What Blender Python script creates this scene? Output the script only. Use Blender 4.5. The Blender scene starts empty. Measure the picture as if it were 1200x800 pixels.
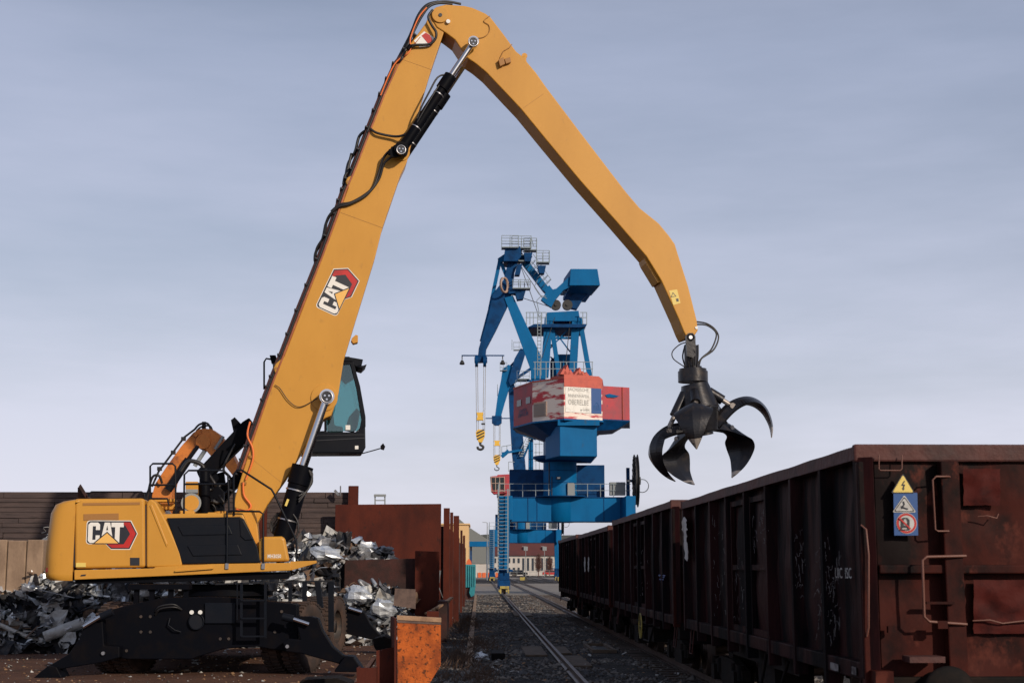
import bpy, bmesh, math, random
from mathutils import Vector, Matrix, noise
R = math.radians
S = bpy.context.scene
C = S.collection
random.seed(7)

# ------------------------------------------------------------------ camera
CAM = Vector((0, 0, 2.13)); FPX = 1700.0
PIT = math.atan(264 / FPX); YAW = math.atan(39 / FPX * math.cos(PIT))
fw = Vector((math.sin(YAW) * math.cos(PIT), math.cos(YAW) * math.cos(PIT), math.sin(PIT)))
rt = Vector((math.cos(YAW), -math.sin(YAW), 0)); up = rt.cross(fw)
cd = bpy.data.cameras.new('camera'); cam = bpy.data.objects.new('camera', cd); C.objects.link(cam)
cam.matrix_world = Matrix(((rt.x, up.x, -fw.x, CAM.x), (rt.y, up.y, -fw.y, CAM.y), (rt.z, up.z, -fw.z, CAM.z), (0, 0, 0, 1)))
cd.sensor_width = 36; cd.sensor_fit = 'HORIZONTAL'; cd.lens = FPX / 1200 * 36; cd.clip_start = .1; cd.clip_end = 9000
S.camera = cam
cd.dof.use_dof = True; cd.dof.focus_distance = 33.0; cd.dof.aperture_fstop = 4.0

# ------------------------------------------------------------------ light
SUN_AZ = R(36)      # from straight behind the camera towards the right
SUN_EL = R(23)
tosun = Vector((math.sin(SUN_AZ) * math.cos(SUN_EL), -math.cos(SUN_AZ) * math.cos(SUN_EL), math.sin(SUN_EL)))
sl = bpy.data.lights.new('sun', 'SUN'); sl.energy = 3.5; sl.angle = R(.8); sl.color = (1, .86, .70)
so = bpy.data.objects.new('sun', sl); C.objects.link(so)
so.rotation_euler = tosun.to_track_quat('Z', 'Y').to_euler(); so.location = (20, -20, 40)
W = bpy.data.worlds.new('World'); S.world = W; W.use_nodes = True
nt = W.node_tree; N = nt.nodes; Lk = nt.links
bg = N['Background']; bg.inputs[1].default_value = .080
sky = N.new('ShaderNodeTexSky'); sky.sky_type = 'NISHITA'; sky.sun_disc = False
sky.sun_elevation = SUN_EL; sky.sun_rotation = math.atan2(tosun.x, tosun.y)
sky.air_density = 1.0; sky.dust_density = 2.5; sky.ozone_density = 1.5
# thin high cloud: a veil over the clear sky, streaky, thinner and greyer overhead and off to the sides
tc = N.new('ShaderNodeTexCoord'); mp = N.new('ShaderNodeMapping'); mp.inputs['Scale'].default_value = (1.2, 1.2, 6)
mp.inputs['Rotation'].default_value = (R(8), R(5), 0)
no = N.new('ShaderNodeTexNoise'); no.inputs['Scale'].default_value = 1.6; no.inputs['Detail'].default_value = 8; no.inputs['Roughness'].default_value = .55
Lk.new(tc.outputs['Generated'], mp.inputs[0]); Lk.new(mp.outputs[0], no.inputs['Vector'])
rmp = N.new('ShaderNodeValToRGB'); rmp.color_ramp.elements[0].position = .35; rmp.color_ramp.elements[1].position = .65
rmp.color_ramp.elements[0].color = (.56, .56, .56, 1); rmp.color_ramp.elements[1].color = (.92, .92, .92, 1)
Lk.new(no.outputs['Fac'], rmp.inputs[0])
sep = N.new('ShaderNodeSeparateXYZ'); Lk.new(tc.outputs['Generated'], sep.inputs[0])
el = N.new('ShaderNodeMapRange'); el.inputs['From Min'].default_value = .0; el.inputs['From Max'].default_value = .50
el.inputs['To Min'].default_value = 1.06; el.inputs['To Max'].default_value = .40
Lk.new(sep.outputs['Z'], el.inputs['Value'])
cc = N.new('ShaderNodeMix'); cc.data_type = 'RGBA'; cc.blend_type = 'MULTIPLY'; cc.inputs[0].default_value = 1
cb = N.new('ShaderNodeMix'); cb.data_type = 'RGBA'; eb = N.new('ShaderNodeMapRange'); eb.inputs['From Min'].default_value = .0; eb.inputs['From Max'].default_value = .34; Lk.new(sep.outputs['Z'], eb.inputs['Value'])
cb.inputs[6].default_value = (10.1, 10.0, 11.2, 1); cb.inputs[7].default_value = (8.6, 9.7, 13.0, 1); Lk.new(eb.outputs[0], cb.inputs[0]); Lk.new(cb.outputs[2], cc.inputs[6]); Lk.new(el.outputs[0], cc.inputs[7])
mx = N.new('ShaderNodeMix'); mx.data_type = 'RGBA'
Lk.new(rmp.outputs[0], mx.inputs[0]); Lk.new(sky.outputs[0], mx.inputs[6]); Lk.new(cc.outputs[2], mx.inputs[7])
Lk.new(mx.outputs[2], bg.inputs[0])
S.view_settings.view_transform = 'Standard'; S.view_settings.look = 'None'; S.view_settings.gamma = 1
S.view_settings.use_curve_mapping = False; S.view_settings.exposure = 0.0

# ------------------------------------------------------------------ pixel (1200x800) -> world
def ray(px, py):
    return fw + rt * ((px - 600) / FPX) + up * ((400 - py) / FPX)
def at(px, py, Y):
    d = ray(px, py); return CAM + d * (Y / d.y)
def onplane(px, py, p0, n):
    d = ray(px, py); return CAM + d * ((Vector(p0) - CAM).dot(n) / d.dot(n))

# ------------------------------------------------------------------ mesh builder
class MB:
    def __init__(s): s.v = []; s.f = []; s.m = []; s.s = []
    def add(s, vs, fs, m=0, smooth=False):
        b = len(s.v); s.v += [Vector(p) for p in vs]
        for f in fs: s.f.append([b + i for i in f]); s.m.append(m); s.s.append(smooth)
        return s
    def box(s, c, d, rz=0, m=0, rot=None):
        M = rot if rot else Matrix.Rotation(rz, 3, 'Z')
        c = Vector(c); vs = []
        for z in (-.5, .5):
            for x, y in ((-.5, -.5), (.5, -.5), (.5, .5), (-.5, .5)): vs.append(c + M @ Vector((x * d[0], y * d[1], z * d[2])))
        return s.add(vs, [(3, 2, 1, 0), (4, 5, 6, 7), (0, 1, 5, 4), (1, 2, 6, 5), (2, 3, 7, 6), (3, 0, 4, 7)], m)
    def b2(s, a, b, m=0):
        a = Vector(a); b = Vector(b); return s.box((a + b) / 2, [abs(q) for q in (b - a)], m=m)
    def frame(s, a, b, ref=Vector((0, 0, 1))):
        z = (b - a).normalized()
        if abs(z.dot(ref)) > .98: ref = Vector((0, 1, 0))
        x = z.cross(ref).normalized(); y = z.cross(x); return x, y
    def beam(s, a, b, w, h, m=0, ref=Vector((0, 0, 1)), w2=None, h2=None):
        a = Vector(a); b = Vector(b); x, y = s.frame(a, b, ref); w2 = w if w2 is None else w2; h2 = h if h2 is None else h2
        vs = []
        for p, ww, hh in ((a, w, h), (b, w2, h2)):
            for i, j in ((-.5, -.5), (.5, -.5), (.5, .5), (-.5, .5)): vs.append(p + x * ww * i + y * hh * j)
        return s.add(vs, [(0, 1, 2, 3), (7, 6, 5, 4), (0, 4, 5, 1), (1, 5, 6, 2), (2, 6, 7, 3), (3, 7, 4, 0)], m)
    def cyl(s, a, b, r, r2=None, n=16, m=0, caps=True):
        a = Vector(a); b = Vector(b); x, y = s.frame(a, b); r2 = r if r2 is None else r2
        vs = []
        for p, rr in ((a, r), (b, r2)):
            for i in range(n):
                t = 2 * math.pi * i / n; vs.append(p + x * rr * math.cos(t) + y * rr * math.sin(t))
        s.add(vs, [(i, (i + 1) % n, n + (i + 1) % n, n + i) for i in range(n)], m, True)
        if caps: s.add(vs[:n], [tuple(range(n))[::-1]], m); s.add(vs[n:], [tuple(range(n))], m)
        return s
    def tube(s, pts, r, n=8, m=0, smooth_path=False):
        pts = [Vector(p) for p in pts]
        if smooth_path: pts = spline(pts)
        rings = []; prev = None
        for i, p in enumerate(pts):
            d = (pts[min(i + 1, len(pts) - 1)] - pts[max(i - 1, 0)]).normalized()
            if prev is None:
                ref = Vector((0, 0, 1)) if abs(d.z) < .9 else Vector((0, 1, 0)); x = d.cross(ref).normalized()
            else:
                x = (prev - d * prev.dot(d)).normalized()
            prev = x; y = d.cross(x)
            rings.append([p + (x * math.cos(2 * math.pi * k / n) + y * math.sin(2 * math.pi * k / n)) * r for k in range(n)])
        vs = [q for rg in rings for q in rg]; fs = []
        for i in range(len(pts) - 1):
            for k in range(n): fs.append((i * n + k, i * n + (k + 1) % n, (i + 1) * n + (k + 1) % n, (i + 1) * n + k))
        s.add(vs, fs, m, True)
        s.add(rings[0], [tuple(range(n))[::-1]], m); s.add(rings[-1], [tuple(range(n))], m)
        return s
    def prism(s, poly, ext, m=0):
        poly = [Vector(p) for p in poly]; n = len(poly); ext = Vector(ext)
        s.add(poly + [p + ext for p in poly], [tuple(range(n)), tuple(range(2 * n - 1, n - 1, -1))] + [(i, n + i, n + (i + 1) % n, (i + 1) % n) for i in range(n)], m)
        return s
    def face(s, poly, m=0): return s.add(poly, [tuple(range(len(poly)))], m)
    def disc(s, c, nrm, r, n=24, m=0):
        nrm = Vector(nrm).normalized(); x, y = s.frame(Vector((0, 0, 0)), nrm)
        return s.face([Vector(c) + (x * math.cos(2 * math.pi * k / n) + y * math.sin(2 * math.pi * k / n)) * r for k in range(n)], m)
    def ring(s, c, nrm, r, t, n=24, m=0):
        nrm = Vector(nrm).normalized(); x, y = s.frame(Vector((0, 0, 0)), nrm)
        pts = [Vector(c) + (x * math.cos(2 * math.pi * k / n) + y * math.sin(2 * math.pi * k / n)) * r for k in range(n + 1)]
        return s.tube(pts, t, 6, m)
    def lathe(s, c, axis, prof, n=24, m=0, smooth=True):
        c = Vector(c); ax = Vector(axis).normalized(); x, y = s.frame(Vector((0, 0, 0)), ax); vs = []
        for (r, h) in prof:
            for k in range(n):
                t = 2 * math.pi * k / n; vs.append(c + ax * h + (x * math.cos(t) + y * math.sin(t)) * r)
        fs = []
        for i in range(len(prof) - 1):
            for k in range(n): fs.append((i * n + k, i * n + (k + 1) % n, (i + 1) * n + (k + 1) % n, (i + 1) * n + k))
        return s.add(vs, fs, m, smooth)
    def build(s, name, mats, parent=None, bevel=0, seg=2, wn=False, origin=None):
        if not isinstance(mats, (list, tuple)): mats = [mats]
        if parent is not None: inv = MW[root_of(parent).name].inverted(); T = None
        else:
            if origin is None:
                xs = [p.x for p in s.v]; ys = [p.y for p in s.v]; zs = [p.z for p in s.v]
                origin = Vector(((min(xs) + max(xs)) / 2, (min(ys) + max(ys)) / 2, min(zs)))
            T = Vector(origin); inv = Matrix.Translation(-T)
        me = bpy.data.meshes.new(name); me.from_pydata([inv @ p for p in s.v], [], s.f)
        for mt in mats: me.materials.append(M[mt] if isinstance(mt, str) else mt)
        for p, mi, sm in zip(me.polygons, s.m, s.s): p.material_index = mi; p.use_smooth = sm
        bm = bmesh.new(); bm.from_mesh(me)
        bmesh.ops.remove_doubles(bm, verts=bm.verts, dist=1e-5) if bevel else None
        bmesh.ops.recalc_face_normals(bm, faces=bm.faces); bm.to_mesh(me); bm.free(); me.update()
        o = bpy.data.objects.new(name, me); C.objects.link(o)
        if parent is not None: o.parent = parent
        else: o.location = T; MW[o.name] = Matrix.Translation(T)
        if bevel:
            b = o.modifiers.new('bevel', 'BEVEL'); b.width = bevel; b.segments = seg; b.limit_method = 'ANGLE'; b.angle_limit = R(35); b.harden_normals = False
        return o
MW = {}
def root_of(o):
    while o.parent is not None: o = o.parent
    return o
def spline(pts, k=6):
    out = []
    P = [pts[0]] + list(pts) + [pts[-1]]
    for i in range(1, len(P) - 2):
        a, b, c, d = P[i - 1], P[i], P[i + 1], P[i + 2]
        for j in range(k):
            t = j / k
            out.append(.5 * ((2 * b) + (c - a) * t + (2 * a - 5 * b + 4 * c - d) * t * t + (3 * b - a - 3 * c + d) * t ** 3))
    out.append(P[-2]); return out
def tag(o, label=None, cat=None, group=None, kind=None):
    if label: o['label'] = label
    if cat: o['category'] = cat
    if group: o['group'] = group
    if kind: o['kind'] = kind
    return o
def empty(name, loc, rz=0, label=None, cat=None, group=None):
    o = bpy.data.objects.new(name, None); C.objects.link(o); o.location = loc; o.rotation_euler = (0, 0, rz); o.empty_display_size = .2
    MW[o.name] = Matrix.Translation(Vector(loc)) @ Matrix.Rotation(rz, 4, 'Z')
    return tag(o, label, cat, group)
def copy_tree(o, parent=None):
    c = o.copy(); C.objects.link(c)
    if parent is not None: c.parent = parent
    for ch in [x for x in C.objects if x.parent == o]: copy_tree(ch, c)
    return c
def text_mesh(mb, s, center, xdir, ydir, height, m=0, width=None, shear=0, bold=0.0):
    cu = bpy.data.curves.new('t', 'FONT'); cu.body = s; cu.size = 1; cu.align_x = 'CENTER'; cu.align_y = 'CENTER'; cu.offset = bold
    cu.resolution_u = 2
    o = bpy.data.objects.new('t', cu); C.objects.link(o)
    dg = bpy.context.evaluated_depsgraph_get(); me = bpy.data.meshes.new_from_object(o.evaluated_get(dg))
    xs = [v.co.x for v in me.vertices]; ys = [v.co.y for v in me.vertices]
    w = max(xs) - min(xs); h = max(ys) - min(ys); cx = (max(xs) + min(xs)) / 2; cy = (max(ys) + min(ys)) / 2
    sx = (width / w) if width else height / h; sy = height / h
    X = Vector(xdir).normalized(); Y = Vector(ydir).normalized(); c = Vector(center)
    mb.add([c + X * ((v.co.x - cx) * sx + (v.co.y - cy) * shear) + Y * ((v.co.y - cy) * sy) for v in me.vertices], [tuple(p.vertices) for p in me.polygons], m)
    bpy.data.objects.remove(o); bpy.data.curves.remove(cu); bpy.data.meshes.remove(me)

# ------------------------------------------------------------------ materials
M = {}
def mat(name, col, rough=.5, metal=0, col2=None, sc=3, lo=.45, hi=.65, bump=0, bsc=40, col3=None, sc3=12, lo3=.58, hi3=.64, stretch=(1, 1, 1), spec=.5, coat=0, rough2=None, vor=None, det=6, seed=0):
    m = bpy.data.materials.new(name); m.use_nodes = True; nt = m.node_tree; n = nt.nodes; l = nt.links; b = n['Principled BSDF']
    b.inputs['Roughness'].default_value = rough; b.inputs['Metallic'].default_value = metal; b.inputs['Specular IOR Level'].default_value = spec
    b.inputs['Coat Weight'].default_value = coat; b.inputs['Coat Roughness'].default_value = .15
    b.inputs['Base Color'].default_value = (*col, 1)
    tc = n.new('ShaderNodeTexCoord'); mp = n.new('ShaderNodeMapping'); mp.inputs['Scale'].default_value = stretch; mp.inputs['Location'].default_value = (seed, seed * 1.7, seed * .3)
    l.new(tc.outputs['Object'], mp.inputs[0]); last = None
    def layer(prev, colr, scale, a, z, detail):
        t = n.new('ShaderNodeTexNoise'); t.inputs['Scale'].default_value = scale; t.inputs['Detail'].default_value = detail; t.inputs['Roughness'].default_value = .62
        l.new(mp.outputs[0], t.inputs['Vector']); r = n.new('ShaderNodeMapRange'); r.inputs['From Min'].default_value = a; r.inputs['From Max'].default_value = z
        l.new(t.outputs['Fac'], r.inputs['Value']); x = n.new('ShaderNodeMix'); x.data_type = 'RGBA'
        l.new(r.outputs[0], x.inputs[0])
        if prev is None: x.inputs[6].default_value = (*col, 1)
        else: l.new(prev, x.inputs[6])
        x.inputs[7].default_value = (*colr, 1); return x.outputs[2], r.outputs[0]
    f = None
    if col2: last, f = layer(None, col2, sc, lo, hi, det)
    if col3: last, f3 = layer(last, col3, sc3, lo3, hi3, 8)
    if last: l.new(last, b.inputs['Base Color'])
    if rough2 is not None and f:
        r = n.new('ShaderNodeMapRange'); r.inputs['To Min'].default_value = rough; r.inputs['To Max'].default_value = rough2; l.new(f, r.inputs['Value']); l.new(r.outputs[0], b.inputs['Roughness'])
    if bump:
        t = n.new('ShaderNodeTexNoise'); t.inputs['Scale'].default_value = bsc; t.inputs['Detail'].default_value = 6; l.new(mp.outputs[0], t.inputs['Vector'])
        u = n.new('ShaderNodeBump'); u.inputs['Strength'].default_value = bump; u.inputs['Distance'].default_value = .03; l.new(t.outputs['Fac'], u.inputs['Height']); l.new(u.outputs[0], b.inputs['Normal'])
    M[name] = m; return m
YEL = (.53, .258, .038)
mat('yellow_paint', YEL, .42, 0, (.47, .222, .030), .9, .4, .75, coat=.04, spec=.28, bump=.02, bsc=1.4, col3=(.30, .15, .04), sc3=5, lo3=.62, hi3=.86, stretch=(1, 1, .45))
mat('old_orange_paint', (.60, .185, .028), .55, 0, (.26, .075, .02), 2.4, .5, .68, bump=.1)
mat('black_paint', (.003, .0035, .006), .5, 0, (.006, .005, .006), 3, .5, .7, bump=.02, spec=.05)
mat('black_panel', (.006, .008, .013), .4, 0, (.009, .010, .014), 4, .4, .7, spec=.10)
mat('rubber', (.030, .020, .017), .9, 0, (.075, .042, .029), 2.2, .4, .65, bump=.1)
mat('hub_metal', (.030, .024, .022), .6, 0, (.08, .05, .035), 5)
mat('chrome', (.62, .63, .66), .16, 1)
mat('pin_steel', (.42, .42, .44), .35, .9)
mat('hose_rubber', (.012, .011, .012), .5)
mat('rust_pipe', (.26, .070, .028), .5, .1, (.36, .11, .04), 6)
mat('orange_hose', (.72, .16, .03), .5)
mat('grapple_steel', (.012, .012, .016), .34, .3, (.045, .034, .028), 3.5, .52, .72, bump=.12, bsc=15)
mat('worn_steel', (.34, .30, .27), .35, .35, (.07, .06, .055), 6, .5, .6)
mat('logo_black', (.012, .014, .022), .4)
mat('logo_white', (.72, .70, .66), .4)
mat('logo_red', (.50, .02, .015), .35, 0, (.28, .012, .012), 2.5, .35, .7)
mat('logo_yellow', (.75, .42, .10), .4)
mat('red_reflector', (.25, .012, .01), .3)
mat('sticker_yellow', (.66, .50, .12), .5)
mat('sticker_white', (.7, .7, .68), .5)
mat('white_light', (.75, .75, .72), .3)
mat('seat_fabric', (.03, .045, .05), .8)
# rusty metals
mat('wagon_paint', (.024, .0058, .0062), .6, .0, (.0030, .0024, .0036), 1.5, .43, .57, bump=.35, bsc=5, col3=(.060, .018, .012), sc3=2.6, lo3=.61, hi3=.72, stretch=(1.3, 1.3, .22), rough2=.75, spec=.07)
mat('wagon_end_paint', (.045, .0088, .0062), .55, 0, (.0060, .0030, .0034), 1.3, .44, .60, spec=.08, bump=.3, bsc=4, col3=(.075, .018, .012), sc3=3.2, lo3=.58, hi3=.66, stretch=(1, 1, .7), seed=4)
mat('wagon_rim', (.070, .0155, .0115), .7, 0, (.034, .009, .008), 3, .4, .65, bump=.5, bsc=9, stretch=(1, 1, 1))
mat('wagon_patch', (.060, .0105, .0085), .65, 0, (.030, .006, .0055), 5, spec=.08, bump=.3, bsc=10)
mat('scratch_paint', (.20, .19, .19), .7, 0, (.035, .025, .028), 9, .45, .6)
mat('underframe', (.006, .005, .005), .8, 0, (.014, .009, .007), 5, spec=.15)
mat('bright_handle', (.13, .05, .035), .5)
mat('wheel_steel', (.045, .028, .022), .6, .3, (.09, .055, .04), 3)
mat('rust_plate', (.085, .0185, .011), .8, 0, (.045, .012, .009), 1.1, .42, .66, spec=.15, bump=.25, bsc=9, col3=(.030, .013, .011), sc3=5, lo3=.60, hi3=.72, stretch=(1, 1, .6))
mat('rust_plate_dark', (.048, .012, .009), .85, 0, (.020, .007, .006), 1.7, .42, .62, bump=.3, bsc=12)
mat('orange_rust', (.50, .115, .022), .8, 0, (.24, .055, .016), 2.6, .44, .62, bump=.4, bsc=30, col3=(.12, .038, .016), sc3=17, lo3=.545, hi3=.60, spec=.2)
mat('pale_timber', (.36, .22, .13), .8, 0, (.24, .14, .085), 6, bump=.2)
mat('grey_timber', (.048, .034, .033), .85, 0, (.088, .060, .054), 1.6, .4, .66, bump=.4, bsc=14, stretch=(.35, 1, 3), col3=(.02, .014, .014), sc3=5, lo3=.58, hi3=.70)
mat('concrete', (.29, .20, .135), .9, 0, (.16, .105, .07), 2.0, .42, .7, bump=.3, bsc=20, col3=(.05, .034, .026), sc3=1.8, lo3=.62, hi3=.68, stretch=(1, 1, .5))
# scrap
mat('scrap_bright', (.66, .70, .74), .36, .55, (.42, .44, .47), 3, .4, .6, bump=.5, bsc=7)
mat('scrap_mid', (.24, .25, .27), .45, .4, (.10, .095, .10), 3, .4, .6, bump=.4, bsc=8)
mat('scrap_dark', (.010, .012, .018), .5, .1, (.03, .024, .022), 4, bump=.3, spec=.3)
mat('scrap_rust', (.14, .085, .055), .75, .1, (.06, .04, .03), 4)
mat('scrap_white', (.44, .44, .43), .6, .05, (.24, .22, .20), 4)
# crane
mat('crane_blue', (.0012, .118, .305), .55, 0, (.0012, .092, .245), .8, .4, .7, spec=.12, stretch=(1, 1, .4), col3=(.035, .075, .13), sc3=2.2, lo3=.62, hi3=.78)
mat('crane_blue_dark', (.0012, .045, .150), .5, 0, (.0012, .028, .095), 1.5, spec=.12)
mat('crane_grating', (.10, .13, .15), .6)
mat('crane_rail', (.20, .25, .28), .5)
mat('crane_red', (.40, .030, .045), .6, 0, (.26, .04, .055), .9, .4, .65, col3=(.16, .04, .07), sc3=2, lo3=.62, hi3=.72)
mat('crane_red_faded', (.44, .032, .045), .6, 0, (.74, .64, .56), .85, .445, .51, stretch=(.5, .5, 2.6), seed=2.2, det=4)
mat('crane_orange', (.48, .085, .055), .6, 0, (.40, .07, .05), 2)
mat('louvre', (.36, .25, .20), .6)
mat('sign_white', (.72, .71, .67), .5, 0, (.60, .58, .54), 3)
mat('sign_blue', (.004, .06, .22), .5)
mat('sign_text', (.25, .25, .24), .6)
mat('dark_glass', (.02, .03, .035), .12)
mat('rope', (.28, .28, .27), .5)
mat('hook_yellow', (.70, .42, .05), .5)
mat('hook_black', (.02, .02, .02), .5)
mat('electrics_grey', (.22, .24, .25), .5)
mat('teal_plastic', (.012, .20, .235), .5, 0, (.01, .15, .19), 3)
# background buildings
mat('plaster_white', (.50, .47, .44), .85, 0, (.42, .39, .36), .25)
mat('roof_red', (.105, .028, .024), .8, 0, (.085, .026, .024), .3)
mat('plaster_yellow', (.60, .40, .20), .85)
mat('roof_grey', (.15, .16, .155), .7)
mat('window_dark', (.035, .045, .06), .25)
mat('hill_green', (.055, .06, .04), .95, 0, (.075, .07, .045), .02)
mat('twigs', (.12, .055, .045), .9)
mat('rail_steel', (.12, .09, .08), .45, .5, (.05, .03, .022), 4)
mat('sleeper', (.07, .05, .04), .9, 0, (.035, .028, .024), 3)
mat('stones', (.075, .075, .080), .95, 0, (.24, .21, .18), 1.3, .4, .7)
mat('dry_leaf', (.26, .15, .075), .9, 0, (.13, .07, .04), .8)
mat('dry_grass', (.085, .050, .034), .9)
mat('yellow_safety', (.40, .31, .06), .6, 0, (.12, .10, .05), 4)
mat('hivis_orange', (.60, .12, .03), .7)

def glass(name, tint, alpha):
    m = bpy.data.materials.new(name); m.use_nodes = True; n = m.node_tree.nodes; l = m.node_tree.links
    for q in list(n):
        if q.type == 'BSDF_PRINCIPLED': n.remove(q)
    o = n['Material Output']; t = n.new('ShaderNodeBsdfTransparent'); t.inputs[0].default_value = (*tint, 1); g = n.new('ShaderNodeBsdfGlossy'); g.inputs['Roughness'].default_value = .04
    g.inputs[0].default_value = (.8, .9, .95, 1); x = n.new('ShaderNodeMixShader'); x.inputs[0].default_value = alpha; l.new(t.outputs[0], x.inputs[1]); l.new(g.outputs[0], x.inputs[2]); l.new(x.outputs[0], o.inputs[0])
    M[name] = m
glass('cab_glass', (.50, .72, .72), .10)

def ground_mat():
    m = bpy.data.materials.new('ground_soil'); m.use_nodes = True; n = m.node_tree.nodes; l = m.node_tree.links; b = n['Principled BSDF']; b.inputs['Roughness'].default_value = .95
    b.inputs['Specular IOR Level'].default_value = .15
    g = n.new('ShaderNodeNewGeometry')
    def nz(sc, det=8, ro=.65):
        t = n.new('ShaderNodeTexNoise'); t.inputs['Scale'].default_value = sc; t.inputs['Detail'].default_value = det; t.inputs['Roughness'].default_value = ro; l.new(g.outputs['Position'], t.inputs['Vector']); return t.outputs['Fac']
    def mr(v, a, z, c=0, d=1):
        r = n.new('ShaderNodeMapRange'); r.inputs['From Min'].default_value = a; r.inputs['From Max'].default_value = z; r.inputs['To Min'].default_value = c; r.inputs['To Max'].default_value = d; l.new(v, r.inputs['Value']); return r.outputs[0]
    def mix(f, a, z):
        x = n.new('ShaderNodeMix'); x.data_type = 'RGBA'; l.new(f, x.inputs[0])
        for i, c in ((6, a), (7, z)):
            if isinstance(c, tuple): x.inputs[i].default_value = (*c, 1)
            else: l.new(c, x.inputs[i])
        return x.outputs[2]
    bal = mix(mr(nz(6), .4, .6), (.022, .022, .025), (.052, .048, .046))
    bal = mix(mr(nz(22, 5), .56, .64), bal, (.20, .185, .17)); bal = mix(mr(nz(1.6, 6), .57, .66), bal, (.11, .088, .070))
    bal = mix(mr(nz(.9), .52, .68), bal, (.014, .014, .017))
    yard = mix(mr(nz(1.1), .4, .65), (.115, .058, .038), (.075, .037, .027))
    yard = mix(mr(nz(9, 6), .60, .72), yard, (.22, .13, .085))
    yard = mix(mr(nz(.5), .56, .66), yard, (.055, .030, .022))
    sp = n.new('ShaderNodeSeparateXYZ'); l.new(g.outputs['Position'], sp.inputs[0])
    ad = n.new('ShaderNodeMath'); ad.operation = 'MULTIPLY_ADD'; l.new(nz(1.5), ad.inputs[0]); ad.inputs[1].default_value = 1.2; l.new(sp.outputs['X'], ad.inputs[2])
    c = mix(mr(ad.outputs[0], -1.9, -1.3), yard, bal)
    l.new(c, b.inputs['Base Color'])
    bu = n.new('ShaderNodeBump'); bu.inputs['Strength'].default_value = .8; bu.inputs['Distance'].default_value = .05; l.new(nz(14), bu.inputs['Height']); l.new(bu.outputs[0], b.inputs['Normal'])
    M['ground_soil'] = m
ground_mat()
mat('concrete_apron', (.16, .145, .13), .9, 0, (.22, .20, .18), .3, .4, .6, col3=(.09, .08, .075), sc3=1.2, lo3=.6, hi3=.7)

# ================================================================== SETTING
g = MB(); gx = [-4000, -400, -60, -20, -8, -3, 0, 3, 8, 20, 60, 400, 4000]; gy = [-300, -40, 0, 10, 20, 30, 40, 55, 80, 120, 200, 500, 5000]
vs = [(x, y, 0) for y in gy for x in gx]; nx = len(gx)
g.add(vs, [(j * nx + i, j * nx + i + 1, (j + 1) * nx + i + 1, (j + 1) * nx + i) for j in range(len(gy) - 1) for i in range(nx - 1)])
tag(g.build('ground', 'ground_soil', origin=(0, 0, 0)), kind='structure')
ap = MB(); ap.b2((-60, 113, -.05), (60, 190, .02)); tag(ap.build('pavement', 'concrete_apron'), kind='structure')
ap = MB(); ap.b2((-60, 262, -.05), (60, 300, .02)); tag(ap.build('road', 'concrete_apron'), kind='structure')
kb = MB(); kb.b2((-.30, 32, -.1), (-.14, 112, .07)); tag(kb.build('kerb', 'concrete', bevel=.01), kind='structure')
h = MB(); nxh, nyh = 60, 6; vs = []
for j in range(nyh):
    for i in range(nxh):
        x = -1500 + 3000 * i / (nxh - 1); y = 1300 + j * 160
        z = math.sin(math.pi * min(j, 3) / 6) * (34 + 12 * noise.noise(Vector((x * .003, y * .003, 0))) + 6 * noise.noise(Vector((x * .02, 0, 3))))
        vs.append((x, y, z - (2 if j == 0 else 0)))
h.add(vs, [(j * nxh + i, j * nxh + i + 1, (j + 1) * nxh + i + 1, (j + 1) * nxh + i) for j in range(nyh - 1) for i in range(nxh - 1)], 0, True)
tag(h.build('hills', 'hill_green'), kind='structure')

# rails: one object per rail
def rail_thing(x0, y0, y1, label, x1=None):
    x1 = x0 if x1 is None else x1
    mb = MB(); prof = [(-.07, 0.03), (.07, 0.03), (.07, .045), (.012, .06), (.012, .13), (.036, .14), (.036, .172), (-.036, .172), (-.036, .14), (-.012, .13), (-.012, .06), (-.07, .045)]
    mb.prism([(x0 + a, y0, b) for a, b in prof], (x1 - x0, y1 - y0, 0)); o = mb.build('rail', 'rail_steel')
    return tag(o, label, 'rail')
rail_thing(1.86, 14, 400, 'dark crane rail running from the foreground to the blue crane leg')
rail_thing(4.23, 8, 113, 'left steel rail under the row of freight wagons')
rail_thing(5.67, 8, 113, 'right steel rail under the row of freight wagons')
rail_thing(4.23, 113, 400, 'left rail of the empty track beyond the last wagon', 3.6)
rail_thing(5.67, 113, 400, 'right rail of the empty track beyond the last wagon', 5.05)
rail_thing(11.5, 80, 400, 'far crane rail hidden behind the wagons to the right')
rail_thing(9.0, 200, 400, 'curving siding rail in front of the white building', 6.6)
rail_thing(10.6, 200, 400, 'outer siding rail in front of the white building', 8.0)
sb = MB(); y = 12.0
while y < 112:
    sb.b2((3.65, y, -.05), (6.25, y + .25, .034)); y += .63
tag(sb.build('sleepers', 'sleeper', bevel=.01), 'row of dark sleepers half buried under the wagon track', 'sleepers', kind='stuff')

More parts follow.
